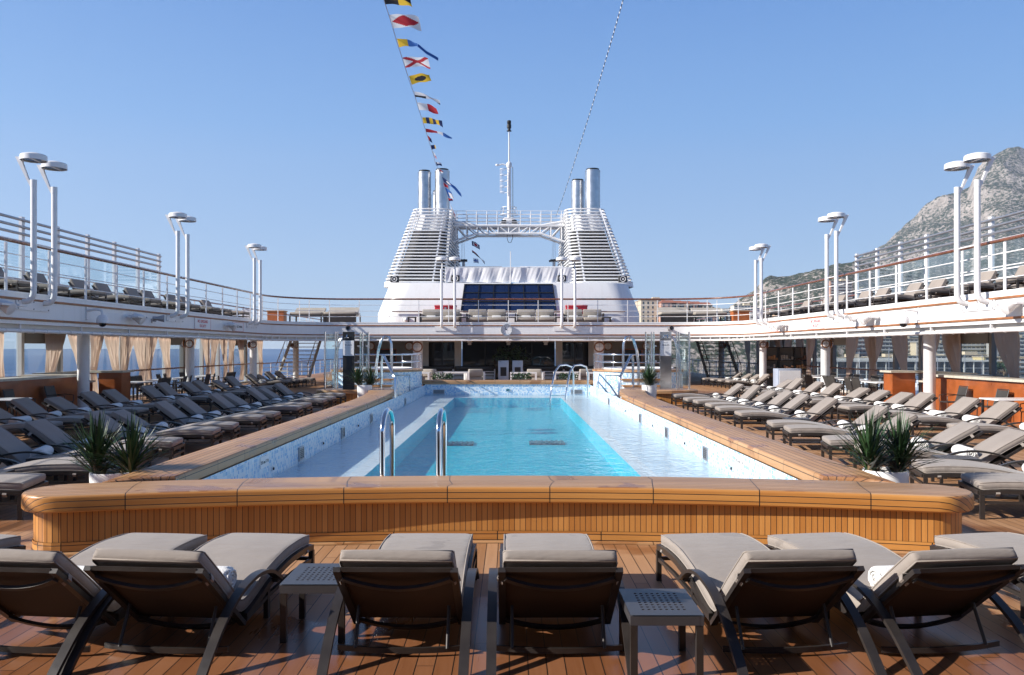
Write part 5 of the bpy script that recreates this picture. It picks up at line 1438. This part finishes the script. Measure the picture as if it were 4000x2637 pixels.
for i,y in enumerate((22.9,26.2,29.7,33.2)): side_table(-10.7,y,90,f'dark side table among the left outer loungers, {ORD[i+1]} from the near end')
# --- far ends of the main deck
for s in (-1,1):
    side = 'left' if s<0 else 'right'
    for i,(x,y) in enumerate(((11.6,42.2),(11.5,43.4),(11.4,44.6),(11.2,45.8))):
        lg = lounger(s*(x-.6), y, 0 if s>0 else 180, f'lounger in the shade by the far {side} stairs, {ORD[i+1]} counting back', 'loungers in the shade by the stairs')
        towel(lg, f'rolled towel on the {ORD[i+1]} shaded lounger by the far {side} stairs')
    for i,(x,y) in enumerate(((8.6+1.0,58.5),(9.6,59.8),(9.6,61.1))):
        lounger(s*x, y, 0 if s>0 else 180, f'distant lounger on the open deck behind the {side} shower, {ORD[i+1]} counting back', 'loungers on the open deck beyond the stairs')
# --- upper deck loungers
def urow(ys, s):
    side = 'left' if s<0 else 'right'
    for i,y in enumerate(ys):
        lg = lounger(s*12.62, y, 6 if s>0 else 174, f'lounger on the {side} upper deck behind the railing, {ORD[i+1]} from the near end', f'loungers on the {side} upper deck', (1.1,1.08,1.15), 3)
        lg.location.z = ZU+.02
urow([19.6,22.2,23.8,26.0,28.6,30.2,32.6,34.0,36.4,37.9,40.6], -1)
urow([18.8,21.2,23.4,25.5,28.4,30.0,32.6,34.2,36.8,38.3,41.0], 1)

# ================================================================= PLANTS IN POTS
def make_yucca(seed, heads, label):
    rr = random.Random(seed); t = thing('potted_yucca', label, 'potted plant', group='potted yuccas at the pool corners')
    m = MB(); m.lathe([(.20,0),(.235,.02),(.255,.30),(.262,.52),(.255,.54),(.235,.54),(.225,.50),(.22,.46)],(0,0,0),40,0,None,False); m.obj('pot', M['pot'], t, 40)
    m = MB(); m.lathe([(0,.49),(.1,.488),(.224,.475)],(0,0,0),24,0,None,False); m.obj('soil', M['soil'], t)
    for hx,hy,hh in heads:
        m = MB(); P = [V(hx*(1+.3*q),hy,.46+hh*q) for q in (0,.25,.5,.75,1)]
        m.tube(P,[.062,.058,.062,.055,.045],10)
        for q in range(26):
            a = rr.uniform(0,6.28); z = .48+hh*rr.random()*.8; m.bar((hx+.05*math.cos(a),hy+.05*math.sin(a),z),(hx+.095*math.cos(a),hy+.095*math.sin(a),z+.07),.02,.008)
        m.obj('trunk', M['trunk'], t, 50)
        m = MB(); top = V(hx*1.3,hy,.46+hh)
        for q in range(150):
            a = rr.uniform(0,2*PI); el = PI/2-rr.uniform(.03,1.42); L = rr.uniform(.46,.62)
            d = V(math.cos(a)*math.cos(el), math.sin(a)*math.cos(el), math.sin(el)); sd = V(-math.sin(a),math.cos(a),0); up = sd.cross(d)*-1
            b0 = top+V(0,0,rr.uniform(-.20,.06))+d*.03; wv = rr.uniform(.012,.019); dr = rr.uniform(.0,.07)*math.cos(el)
            k = 5; vs = []
            for i in range(k+1):
                f = i/k; w = wv*(.7+1.2*f-1.88*f*f) if f<1 else .0008; p = b0+d*(L*f)-V(0,0,dr*f*f)
                vs += [p-sd*w, p+up*(-.35*w), p+sd*w]
            fs = []
            for i in range(k):
                b = i*3; fs += [(b,b+1,b+4,b+3),(b+1,b+2,b+5,b+4)]
            m.add(vs, fs)
        m.obj('foliage', M['leaf'], t, 60)
    return t
H2 = [(-.17,0,.22),(.16,.02,.20)]
put(make_yucca(5,H2,'spiky twin-headed yucca in a white pot at the near right corner of the pool'),(4.66,10.15,0),.2)
put(make_yucca(9,H2,'spiky twin-headed yucca in a white pot at the near left corner of the pool'),(-4.60,10.0,0),-.1)
put(make_yucca(15,H2,'spiky yucca in a white pot at the far left end of the pool coping'),(-4.95,29.2,.20),.1)
put(make_yucca(21,H2,'spiky yucca in a white pot at the far right end of the pool coping'),(4.95,29.2,.20),1.4)
for s in (-1,1):
    m = MB(); m.slab(rpoly([(-.35,-.35),(.35,-.35),(.35,.35),(-.35,.35)],.1,4),0,.20,.02,lambda a,b,c:(a,b)); tag(m.obj('plant_stand',[M['wood']],None,None,(s*4.95,29.2,0)), f'teak block carrying the yucca at the far {"left" if s<0 else "right"} end of the coping', 'plant stand')
for i,x in enumerate((-.28,.52)):
    t = thing('tall_planter', f'tall silver planter with a dark leafy plant before the lounge doors, {"left" if i==0 else "right"} one', 'planter', (x,47.6,.16), 0, 'tall planters at the lounge doors')
    m = MB(); m.slab(rpoly([(-.30,-.3),(.30,-.3),(.30,.3),(-.30,.3)],.02,2),0,1.18,.01,lambda a,b,c:(a,b)); m.obj('planter_box', M['alu'], t, 40)
    m = MB(); m.box((0,-.302,.55),(.34,.01,.5)); m.obj('recess', M['black'], t)
    rr = random.Random(i); m = MB()
    for q in range(160):
        a = rr.uniform(0,6.28); e = rr.uniform(-.2,1.4); r_ = rr.uniform(.15,.75); p = V(math.cos(a)*math.cos(e)*r_, math.sin(a)*math.cos(e)*r_*.7, 1.3+math.sin(e)*r_*.9)
        u = V(rr.uniform(-1,1),rr.uniform(-1,1),rr.uniform(-1,1)).normalized(); w = u.cross(V(0,0,1)).normalized(); m.quad(p,p+u*.10+w*.05,p+u*.24,p+u*.10-w*.05)
    m.obj('foliage', M['leaf'], t)
for i,x in enumerate((-2.9,.6,2.7)):
    t = thing('low_planter', f'low green shrub planter just beyond the far coping, {ORD[i+1]} from the left', 'planter', (x*1.03,38.6,.16), 0, 'low planters beyond the far coping')
    m = MB(); m.box((0,0,.22),(.9,.35,.44)); m.obj('planter_box', M['frame'], t)
    rr = random.Random(40+i); m = MB()
    for q in range(240):
        p = V(rr.uniform(-.45,.45),rr.uniform(-.17,.17),.44+rr.random()**1.5*.26); u = V(rr.uniform(-1,1),rr.uniform(-1,1),rr.uniform(.2,1)).normalized(); w = u.cross(V(0,1,0)).normalized(); m.quad(p,p+u*.05+w*.02,p+u*.1,p+u*.05-w*.02)
    m.obj('foliage', M['leaf'], t)

# ================================================================= BARS, TABLES AND CHAIRS at the sides
for s in (-1,1):
    side = 'left' if s<0 else 'right'
    t = thing('deck_bar', f'cherry wood deck bar with pale stone counter at the {side} windows', 'bar counter', (s*14.1,26,0))
    def bx(name, x0,x1,y0,y1,z0,z1,mat):
        m = MB(); m.box((s*((x0+x1)/2-14.1),(y0+y1)/2-26,(z0+z1)/2),(x1-x0,y1-y0,z1-z0)); return m.obj(name, mat, t)
    bx('bar_front',13.55,13.75,18.5,26.6,0,1.12,M['cherry']); bx('bar_end',13.75,15.0,26.4,26.6,0,1.12,M['cherry'])
    bx('counter_top',13.45,14.15,18.4,26.72,1.12,1.19,M['stone']); bx('counter_top',14.15,15.1,26.1,26.72,1.12,1.19,M['stone'])
    bx('bar_end',13.5,14.3,29.4,30.1,0,1.16,M['cherry']); bx('counter_top',13.4,15.1,29.3,30.2,1.16,1.23,M['stone'])
    bx('back_counter',14.5,15.1,26.75,29.3,.0,.84,M['cherry']); bx('counter_top',14.35,15.15,26.74,29.29,.84,.90,M['stone']); bx('splash_back',15.0,15.12,26.75,29.28,.90,1.22,M['stone'])
    for k in range(3):
        d = bx('drawer',14.47,14.5,26.9+k*.75,27.55+k*.75,.15,.78,M['crate'])
        m = MB(); m.box((s*(14.45-14.1),27.22+k*.75-26,.66),(.03,.3,.03)); m.obj('handle', M['steel'], d)
    for y in (26.85,28.0,29.2): bx('steel_post',14.42,14.47,y-.03,y+.03,0,.84,M['steel'])
def make_chair():
    t = thing('mesh_chair','x','chair')
    m = MB(); m.box((0,0,.44),(.48,.46,.025)); m.obj('seat', M['mesh'], t)
    m = MB(); P = [V(0,.22,.46),V(0,.27,.62),V(0,.33,.88)]; m.ribbon(P,.48,.02,(1,0,0)); m.obj('backrest', M['mesh'], t)
    m = MB()
    for sx in (-1,1): m.tube([(sx*.255,.22,.44),(sx*.255,.28,.66),(sx*.255,.34,.90)],.014,6); m.tube([(sx*.255,.27,.64),(sx*.265,.0,.66),(sx*.265,-.24,.63),(sx*.255,-.24,.44)],.013,6)
    m.tube([(-.255,.34,.90),(.255,.34,.90)],.014,6); m.obj('chair_frame', M['frame'], t, 60)
    for a in (-1,1):
        for b in (-1,1): m = MB(); m.tube([(a*.25,b*.22,.44),(a*.26,b*.25+.02,0)],.014,6); m.obj('leg', M['frame'], t, 60)
    return t
def make_dtable():
    t = thing('dining_table','x','table')
    m = MB(); m.slab(rpoly([(-.7,-.42),(.7,-.42),(.7,.42),(-.7,.42)],.05,3),.72,.755,.01,lambda a,b,c:(a,b)); m.obj('tabletop', M['white2'], t, 40)
    for a in (-1,1):
        for b in (-1,1): m = MB(); m.box((a*.62,b*.35,.36),(.05,.05,.72)); m.obj('leg', M['frame'], t)
    return t
CH = make_chair(); DT = make_dtable(); cu = [0,0]
for s in (-1,1):
    side = 'left' if s<0 else 'right'
    for i,y in enumerate((31.6,34.0,36.6,39.2)):
        o = DT if cu[0]==0 else copy_tree(DT); cu[0] += 1
        put(o,(s*14.0,y,0),PI/2+.05*i,f'white topped table at the {side} windows, {ORD[i+1]} from the bar',f'tables along the side windows')
        for j,(dx,dy,rz) in enumerate(((-.75,-.35,PI/2),(-.75,.35,PI/2),(.75,-.35,-PI/2),(.75,.35,-PI/2))):
            o = CH if cu[1]==0 else copy_tree(CH); cu[1] += 1
            put(o,(s*14.0+dx,y+dy,0),rz+RN.uniform(-.25,.25),f'dark mesh chair at the {ORD[i+1]} {side} window table, {("near pool side","far pool side","near window side","far window side")[j] if s>0 else ("near window side","far window side","near pool side","far pool side")[j]}','chairs at the window tables')
    for i,y in enumerate((20.6,22.6,24.6)):
        o = copy_tree(CH); put(o,(s*13.05,y,0),(-PI/2 if s<0 else PI/2)+PI+RN.uniform(-.3,.3),f'dark mesh chair in front of the {side} bar, {ORD[i+1]} from the near end','chairs in front of the bars')
    for i,y in enumerate((21.0,)):
        o = copy_tree(DT); put(o,(s*12.75,y,0),0,f'white topped table before the {side} bar, {ORD[i+1]} from the near end','tables along the side windows')
# towel shelf on the right
t = thing('towel_shelf', 'dark open shelf unit of pigeonholes stacked with amenities by the right windows', 'shelf', (14.3,43.2,0), -.15)
m = MB()
for k in range(4): m.box((-1.15+k*.767,0,1.05),(.05,.42,2.1))
for z in (.05,.5,.95,1.4,2.07): m.box((0,0.003,z),(2.30,.41,.04))
m.obj('shelf_frame', M['black'], t); m = MB(); m.box((0,.215,1.05),(2.3,.02,2.08)); m.obj('shelf_back', M['greywall'], t)
for k in range(3):
    for z in (.52,.97,1.42):
        m = MB(); rr = random.Random(int(k*9+z*10))
        for q in range(5): m.slab(rpoly([(-1.05+k*.767+q*.13,-.12),(-.94+k*.767+q*.13,-.12),(-.94+k*.767+q*.13,.12),(-1.05+k*.767+q*.13,.12)],.02,2),z,z+.06+.2*rr.random(),.02,lambda a,b,c:(a,b))
        tag(m.obj('amenity_stack', [M['sofa'],M['soil'],M['wood']][(k+int(z*10))%3], None, None, None), f'small stack of folded goods in the {("left","middle","right")[k]} bay of the shelf unit, {"bottom" if z<.6 else ("middle" if z<1.2 else "top")} shelf', 'stack', 'stacks on the shelf unit')
        o = COL.objects[-1]; o.location = t.location; o.rotation_euler = t.rotation_euler
t = thing('service_cabinet', 'pale blue-grey service cabinet standing at the right between column and chairs', 'cabinet', (11.95,35.9,0))
m = MB(); m.slab(rpoly([(-.5,-.35),(.5,-.35),(.5,.35),(-.5,.35)],.03,2),.05,1.15,.015,lambda a,b,c:(a,b)); m.obj('cabinet_body', pm('pale blue laminate',(.33,.37,.46),.5), t, 40)
m = MB(); m.box((0,-.36,.6),(.9,.02,.95)); m.obj('cabinet_door', M['white2'], t)
# ---- stairs at the far ends
for s in (-1,1):
    side = 'left' if s<0 else 'right'
    t = thing('deck_stairs', f'open {"cream" if s<0 else "dark"} staircase climbing from the main deck at the far {side}', 'stairs', (s*12.6,49,0))
    mat = M['cream'] if s<0 else M['greywall']
    x0, x1 = (-.95,.75)
    for xx in (x0-.06,x1+.06):
        m = MB(); m.bar((xx*s*1.0+s*-.0,-.6,.05),(xx*s,3.2,2.85),.07,.28); m.obj('stringer', mat, t)
    for k in range(12):
        m = MB(); m.box((s*(x0+x1)/2,-.55+k*.32,.22+k*.235),(x1-x0,.30,.05)); m.obj('tread', mat, t)
    for xx in (x0-.06,x1+.06):
        m = MB(); m.tube([(xx*s,-.6,1.05),(xx*s,2.6,3.3)],.025,8)
        for q in range(5): m.tube([(xx*s,-.6+q*.8,.1+q*.58),(xx*s,-.6+q*.8,1.05+q*.56)],.015,6)
        m.obj('stair_rail', M['steel'] if s<0 else M['black'], t, 60)
    t = thing('stern_railing', f'white open railing at the deck edge beyond the far {side} stairs', 'railing', (s*15.3,62,0))
    m = MB(); m.tube([(0,-10,1.08),(0,14,1.08),(-s*6,14,1.08)],.04,8); m.obj('handrail', M['varnish'], t, 60)
    for z in (.3,.55,.8): m = MB(); m.tube([(0,-10,z),(0,14,z),(-s*6,14,z)],.016,6); m.obj('rail', M['white2'], t, 60)
    for k in range(13): m = MB(); m.box((0,-10+k*2,.54),(.05,.06,1.08)); m.obj('post', M['white2'], t)

# ================================================================= COAST ON THE RIGHT
def prof(P, t):
    x = VX+t*F
    if x <= P[0][0]: return P[0][1]
    for (a,b),(c,d) in zip(P,P[1:]):
        if x <= c: return b+(d-b)*(x-a)/(c-a)
    return P[-1][1]
PN = [(1560,800),(1640,768),(1680,742),(1720,715),(1750,698),(1775,672),(1800,664),(1832,655),(1860,642),(1888,628),(1930,614),(1980,608),(2010,612),(2060,632),(2120,655),(2200,675),(2300,690),(2450,700),(3000,715)]
PF = [(1560,800),(1700,765),(1800,735),(1880,690),(1930,650),(1985,606),(2000,600),(2030,577),(2060,548),(2100,522),(2140,497),(2180,477),(2230,457),(2258,446),(2268,412),(2285,396),(2305,384),(2340,374),(2378,374),(2450,368),(2600,390),(3000,470)]
ZS = -17.0
def hz(P, Yr, Y0, t, d, ex):
    Zr = HC+(HZ-prof(P,t))*Yr/F; f = max(0,(d-Y0)/(Yr-Y0))
    if f <= 1: return ZS+(Zr-ZS)*f**ex
    return ZS+(Zr-ZS)*max(0,1-(f-1)*1.2)
def terrain(name, P, Y0, Yr, Y1, t0, t1, nt, ndp, ex, amp, fr, mat, label):
    m = MB(); vs = []
    for j in range(ndp+1):
        d = Y0+(Y1-Y0)*j/ndp
        for i in range(nt+1):
            t = t0+(t1-t0)*i/nt; z = hz(P,Yr,Y0,t,d,ex); x = t*d+CX
            g = min(1,max(0,(d-Y0)/(Yr-Y0)))
            q = V(x*fr,d*fr,0); nz = noise.fractal(q,1.0,2.1,6)*amp*g
            rg = (1-abs(noise.noise(q*2.3)))**2*amp*.6*g
            st = noise.noise(q*.7+V(7,3,0))
            vs.append(V(x+noise.noise(q*3)*amp*.3*g, d+noise.noise(q*3+V(9,0,0))*amp*.6*g, z+nz+rg-.3*amp*g))
    m.add(vs, [(j*(nt+1)+i,j*(nt+1)+i+1,(j+1)*(nt+1)+i+1,(j+1)*(nt+1)+i) for j in range(ndp) for i in range(nt)])
    return tag(m.obj(name, mat, None, 180), label, None, None, 'structure')
terrain('near_hill', PN, 520, 1100, 1350, .17, .80, 260, 110, 1.35, 16, .008, M['rock'], 'scrub covered limestone hill behind the town')
terrain('mountain', PF, 1050, 2300, 2700, .17, .85, 300, 150, 1.55, 46, .0034, M['rockfar'], 'high limestone mountain with a bare cliff at its top')
def gz(t, d): return hz(PN,1100,520,t,d,1.35)
BW = {k: pm('render '+k, c, .85, 0, .06, .3) for k,c in dict(cream=(.62,.52,.38),pink=(.52,.30,.22),white=(.62,.60,.55),peach=(.58,.40,.27),yellow=(.62,.50,.27),grey=(.40,.38,.36)).items()}
M['rooft'] = pm('terracotta roof', (.34,.12,.07), .85, 0, .2, .5)
M['pane'] = pm('dark window pane', (.05,.06,.075), .2, 0, .3, .4)
M['shutter'] = pm('green grey shutter', (.15,.19,.17), .7)
wm = MB(); wm.box((0,-.03,0),(1.15,.12,1.75)); WMESH = wm.mesh('window', M['pane'])
def building(x, y, Yd, w, dpt, floors, col, style, label, z0=None, fh=3.1, roof=None):
    t_ = (x-VX)/F; z = gz(t_,Yd)-1 if z0 is None else z0
    b = thing('apartment_building' if style=='bal' else 'town_house', label, 'building', (t_*Yd+CX, Yd, z), 0)
    H_ = floors*fh+1
    m = MB(); m.box((0,dpt/2,H_/2-2),(w,dpt,H_+4)); m.obj('wall', BW[col], b)
    if style == 'bal':
        for f in range(floors):
            m = MB(); m.box((0,-.55,1.0+f*fh+1.0),(w*.94,.05,.95)); m.box((0,-.3,1.0+f*fh+.45),(w*.94,.56,.16)); m.obj('balcony', BW['white'] if f%1==0 else BW[col], b)
            m = MB(); n = max(3,int(w/3.2))
            for k in range(n): m.box((-w*.47+w*.94*(k+.5)/n,-.03,1.0+f*fh+1.55),(w*.94/n*.72,.08,2.0))
            m.obj('glazing', M['pane'], b)
    else:
        n = max(2,int(w/3.0))
        for f in range(floors):
            for k in range(n):
                o = bpy.data.objects.new('window', WMESH); COL.objects.link(o); o.parent = b; o.location = (-w/2+w*(k+.5)/n, 0, 1.3+f*fh+.9)
        m = MB()
        for f in range(1,floors): m.box((0,-.06,.9+f*fh-.05),(w,.12,.14))
        m.obj('string_course', BW['white'], b)
    m = MB()
    if roof: 
        m.add([V(-w/2-.4,-.5,H_),V(w/2+.4,-.5,H_),V(w/2+.4,dpt+.5,H_),V(-w/2-.4,dpt+.5,H_),V(-w/2+1.5,dpt/2,H_+2.2),V(w/2-1.5,dpt/2,H_+2.2)],[(0,1,5,4),(1,2,5),(2,3,4,5),(3,0,4),(3,2,1,0)]); m.obj('roof', M['rooft'], b)
    else:
        m.box((0,dpt/2,H_+.2),(w+.8,dpt+.8,.4)); m.box((w*.18,dpt*.4,H_+1.4),(w*.3,dpt*.4,2.0)); m.obj('roof', BW['cream'], b)
    return b
# headland beyond the right funnel with a grand hotel and red-roofed houses
m = MB(); vs = []
for j in range(25):
    for i in range(61):
        X_ = 60+i*3.2; Y_ = 560+j*7; e = min(1,min(i,60-i)/6,1)*min(1,(j)/7.); z = -18+ (36+3*noise.noise(V(X_*.03,Y_*.03,0)))*max(0,e)**.7
        vs.append(V(X_,Y_,z))
m.add(vs, [(j*61+i,j*61+i+1,(j+1)*61+i+1,(j+1)*61+i) for j in range(24) for i in range(60)])
tag(m.obj('headland', M['rock'], None, 180), kind='structure')
def zpx(y, Yd): return HC-(y-HZ)*Yd/F
building(1516,0,622,17.5,16,5,'cream','win','pale cream grand hotel rising behind the right end of the deckhouse',zpx(752,622),3.3)
building(1494,0,640,9,12,5,'cream','win','cream rear wing of the hotel touching the deckhouse edge',zpx(752,640),3.2)
for i,(x,w,fl,c,yb) in enumerate(((1553,11,4,'pink',746),(1575,9,4,'cream',747),(1594,10,4,'peach',748),(1615,10,4,'pink',749),(1637,11,4,'cream',751),(1652,9,3,'pink',752))):
    building(x,0,612,w,11,fl,c,'win',f'small {c} house with a terracotta roof, {ORD[i+1]} to the right of the hotel',zpx(yb,612),3.1,True)
rr = random.Random(77); cols = ['cream','white','peach','pink','cream','white','grey','yellow']
bl = []
for i,(x,d,w,fl) in enumerate(((1706,930,28,5),(1728,900,22,6),(1752,870,26,4),(1780,905,22,4),(1800,800,30,5),(1838,760,26,6),(1872,745,30,4))):
    building(x,0,d,w,14,fl,cols[i%3],'bal',f'pale terraced block at the foot of the scrubby hill, {ORD[i+1]} from the left',zpx(748 if i<4 else 775,d)-2)
for i in range(30):
    x = 1900+i*18+rr.uniform(-5,5); d = (640,720,800,870,560)[i%5]+rr.uniform(-20,20)
    c = cols[rr.randrange(8)]; fl = rr.randrange(4,8) if d > 600 else rr.randrange(3,5)
    building(x,0,d,rr.uniform(20,38),14,fl,c,'bal',f'{c} apartment block in the town seen through the right windows, {ORD[i+1] if i+1<len(ORD) else "last"} from the left', gz((x-VX)/F,d)-2)
# far town speckle on the mountain's foot
for i in range(26):
    x = 2010+i*15+rr.uniform(-8,8); d = 1250+rr.uniform(-120,260)
    t_ = (x-VX)/F; z = max(hz(PF,2300,1050,t_,d,1.55), gz(t_,d))+2
    m = MB(); w = rr.uniform(14,30); h = rr.uniform(8,18); m.box((0,0,h/2),(w,14,h))
    for f in range(int(h/3.2)): m.box((0,-7.02,1.6+f*3.2),(w*.85,.1,1.3),0,1)
    m.box((0,0,h+.3),(w+1,15,.6),0,2)
    tag(m.obj('hillside_villa',[BW[cols[i%8]],M['pane'],M['rooft']],None,None,(t_*d+CX,d,z)), f'distant hillside villa at the foot of the mountain, {ORD[i+1]} from the left', 'house', 'villas on the hillside')
# harbour terminal with a long glazed roof
ht = thing('harbour_terminal', 'long low harbour hall with a pale roof and glazed bays behind the right windows', 'building', ((2080-VX)/F*500+CX,500,ZS))
m = MB(); m.box((0,12,11.6),(120,26,.7)); m.box((0,12,12.6),(96,16,1.2)); m.obj('roof', BW['white'], ht)
m = MB(); m.box((0,14,5.5),(118,20,11)); m.obj('wall', M['pane'], ht)
for k in range(21): m = MB(); m.box((-58+k*5.8,-.2,5.6),(.5,.5,11.2)); m.obj('pillar', BW['white'], ht)
for z in (3.6,7.4): m = MB(); m.box((0,3.5,z),(118,.5,.5)); m.obj('floor_band', BW['white'], ht)
m = MB(); m.box((150+100,505,ZS-.2),(560,60,2.4)); tag(m.obj('quay', BW['grey']), kind='structure')
def boat(x, d, L, mastH, label):
    t_ = (x-VX)/F; b = thing('moored_yacht', label, 'boat', (t_*d+CX,d,-18), rr.uniform(-.5,.5), 'yachts in the harbour')
    m = MB(); n = 10; R_ = []
    for z,k in ((-.4,.8),(.6,.95),(1.6,1.0)):
        R_.append([V(L/2*math.cos(2*PI*i/20)*k*(1.0 if math.cos(2*PI*i/20)>0 else .9), L*.14*math.sin(2*PI*i/20)*k, z) for i in range(20)])
    loft(m, R_); m.obj('hull', M['white'], b, 40)
    m = MB(); m.slab(rpoly([(-L*.28,-L*.09),(L*.15,-L*.08),(L*.15,L*.08),(-L*.28,L*.09)],.3,3),1.6,3.4,.3,lambda a,b,c:(a,b)); m.box((-L*.1,0,4.2),(L*.25,L*.12,1.4)); m.obj('cabin', M['white'], b, 40)
    m = MB(); m.box((-L*.06,-L*.086,2.7),(L*.36,.12,.6)); m.obj('cabin_window', M['pane'], b)
    m = MB(); m.tube([(0,0,1.6),(0,0,mastH)],.16,8); m.tube([(-.1,0,3.8),(-L*.35,0,4.0)],.1,6); m.obj('mast', M['alu'], b, 60)
for i in range(16):
    boat(1905+i*31+rr.uniform(-8,8), rr.uniform(400,470), rr.uniform(11,22), rr.uniform(13,24), f'white yacht moored in the harbour beyond the right windows, {ORD[i+1]} from the left')
def tree(x, d, h, seed, label, z=None):
    q = random.Random(seed); t_ = (x-VX)/F; zz = gz(t_,d) if z is None else z
    t = thing('pine_tree', label, 'tree', (t_*d+CX,d,zz-1), 0, 'trees along the shore')
    m = MB(); m.tube([(0,0,0),(.2,0,h*.35),(.1,.1,h*.7)],[.5,.35,.2],8)
    for k in range(5): a=k*1.3; m.tube([(.1,.1,h*.5),(h*.25*math.cos(a),h*.25*math.sin(a),h*.72)],[.2,.08],6)
    m.obj('trunk', M['trunk'], t, 60)
    m = MB()
    cl = [(V(q.uniform(-.42,.42)*h,q.uniform(-.42,.42)*h,h*q.uniform(.58,.9)),h*q.uniform(.14,.24)) for _ in range(11)]
    for c,r_ in cl:
        for k in range(75):
            u = V(q.gauss(0,1),q.gauss(0,1),q.gauss(0,.7)).normalized(); p = c+u*r_*q.uniform(.6,1.05); a = V(q.uniform(-1,1),q.uniform(-1,1),q.uniform(-.4,.8)).normalized(); w = a.cross(u).normalized()
            s_ = h*.035; m.quad(p-a*s_,p+w*s_,p+a*s_,p-w*s_)
    m.obj('crown', M['leaf'], t)
for i,(x,d,h) in enumerate(((1588,600,9),(1606,602,12),(1622,600,10),(1640,604,8),(1668,640,11),(1690,660,9))): tree(x,d,h,i,f'dark green tree on the headland right of the hotel, {ORD[i+1]} from the left',zpx(768,d))
for i in range(12): tree(2195+i*17, 545+rr.uniform(-8,8), rr.uniform(8,12), 50+i, f'umbrella pine on the quay seen through the right windows, {ORD[i+1]} from the left', -16)

# ================================================================= CAMERA, LIGHT, SKY
cam = bpy.data.cameras.new('camera'); co = bpy.data.objects.new('camera', cam); COL.objects.link(co)
cam.sensor_width = 36; cam.lens = F/2378*36; cam.clip_end = 200000; cam.clip_start = .05
m = MB(); m.box((900,1480,340),(5600,3200,720)); hz_ = m.obj('haze', [])
hm = bpy.data.materials.new('sea haze'); hm.use_nodes = True; hn = hm.node_tree; hn.nodes.remove(hn.nodes['Principled BSDF'])
pv = nd(hn,'ShaderNodeVolumePrincipled',{'Color':(.70,.83,1,1),'Density':.00014,'Anisotropy':.2}); hn.links.new(pv.outputs[0], hn.nodes['Material Output'].inputs['Volume'])
hz_.data.materials.append(hm); tag(hz_, kind='stuff')
co.location = (CX,0,HC); co.rotation_euler = (PI/2,0,0)
cam.shift_x = (1189-VX)/2378; cam.shift_y = (HZ-784)/2378
sc.camera = co
LD = V(-1.9,-.46,1.06).normalized()
su = bpy.data.lights.new('sun','SUN'); so = bpy.data.objects.new('sun', su); COL.objects.link(so)
su.energy = 5.0; su.angle = math.radians(.53); su.color = (1,.94,.86)
so.rotation_euler = LD.to_track_quat('Z','Y').to_euler(); so.location = (-30,-15,40)
w = bpy.data.worlds.new('World'); sc.world = w; w.use_nodes = True; nt = w.node_tree
bg = nt.nodes['Background']; sky = nt.nodes.new('ShaderNodeTexSky'); sky.sky_type = 'NISHITA'; sky.sun_disc = False
sky.sun_elevation = math.asin(LD.z); sky.sun_rotation = math.atan2(LD.x,LD.y)
sky.altitude = 0; sky.air_density = 1.0; sky.dust_density = .3; sky.ozone_density = 2.5
gz_ = nd(nt,'ShaderNodeSeparateXYZ',{0:nd(nt,'ShaderNodeTexCoord').outputs['Generated']}).outputs[2]
grad = ramp(nt, gz_, [(0.0,(.46,.60,.82)),(.10,(.355,.535,.84)),(.25,(.175,.395,.80)),(.40,(.09,.265,.68)),(.58,(.025,.075,.24)),(1.0,(.012,.035,.12))])
gs = nd(nt,'ShaderNodeVectorMath',{0:grad,3:6.6},operation='SCALE').outputs[0]
nt.links.new(mixc(nt,.82,sky.outputs[0],gs), bg.inputs[0]); bg.inputs[1].default_value = .105
sc.view_settings.view_transform = 'Standard'; sc.view_settings.look = 'None'; sc.view_settings.exposure = .7; sc.view_settings.gamma = 1
sc.cycles.max_bounces = 8; sc.cycles.transparent_max_bounces = 24
try: sc.cycles.use_fast_gi = False
except Exception: pass
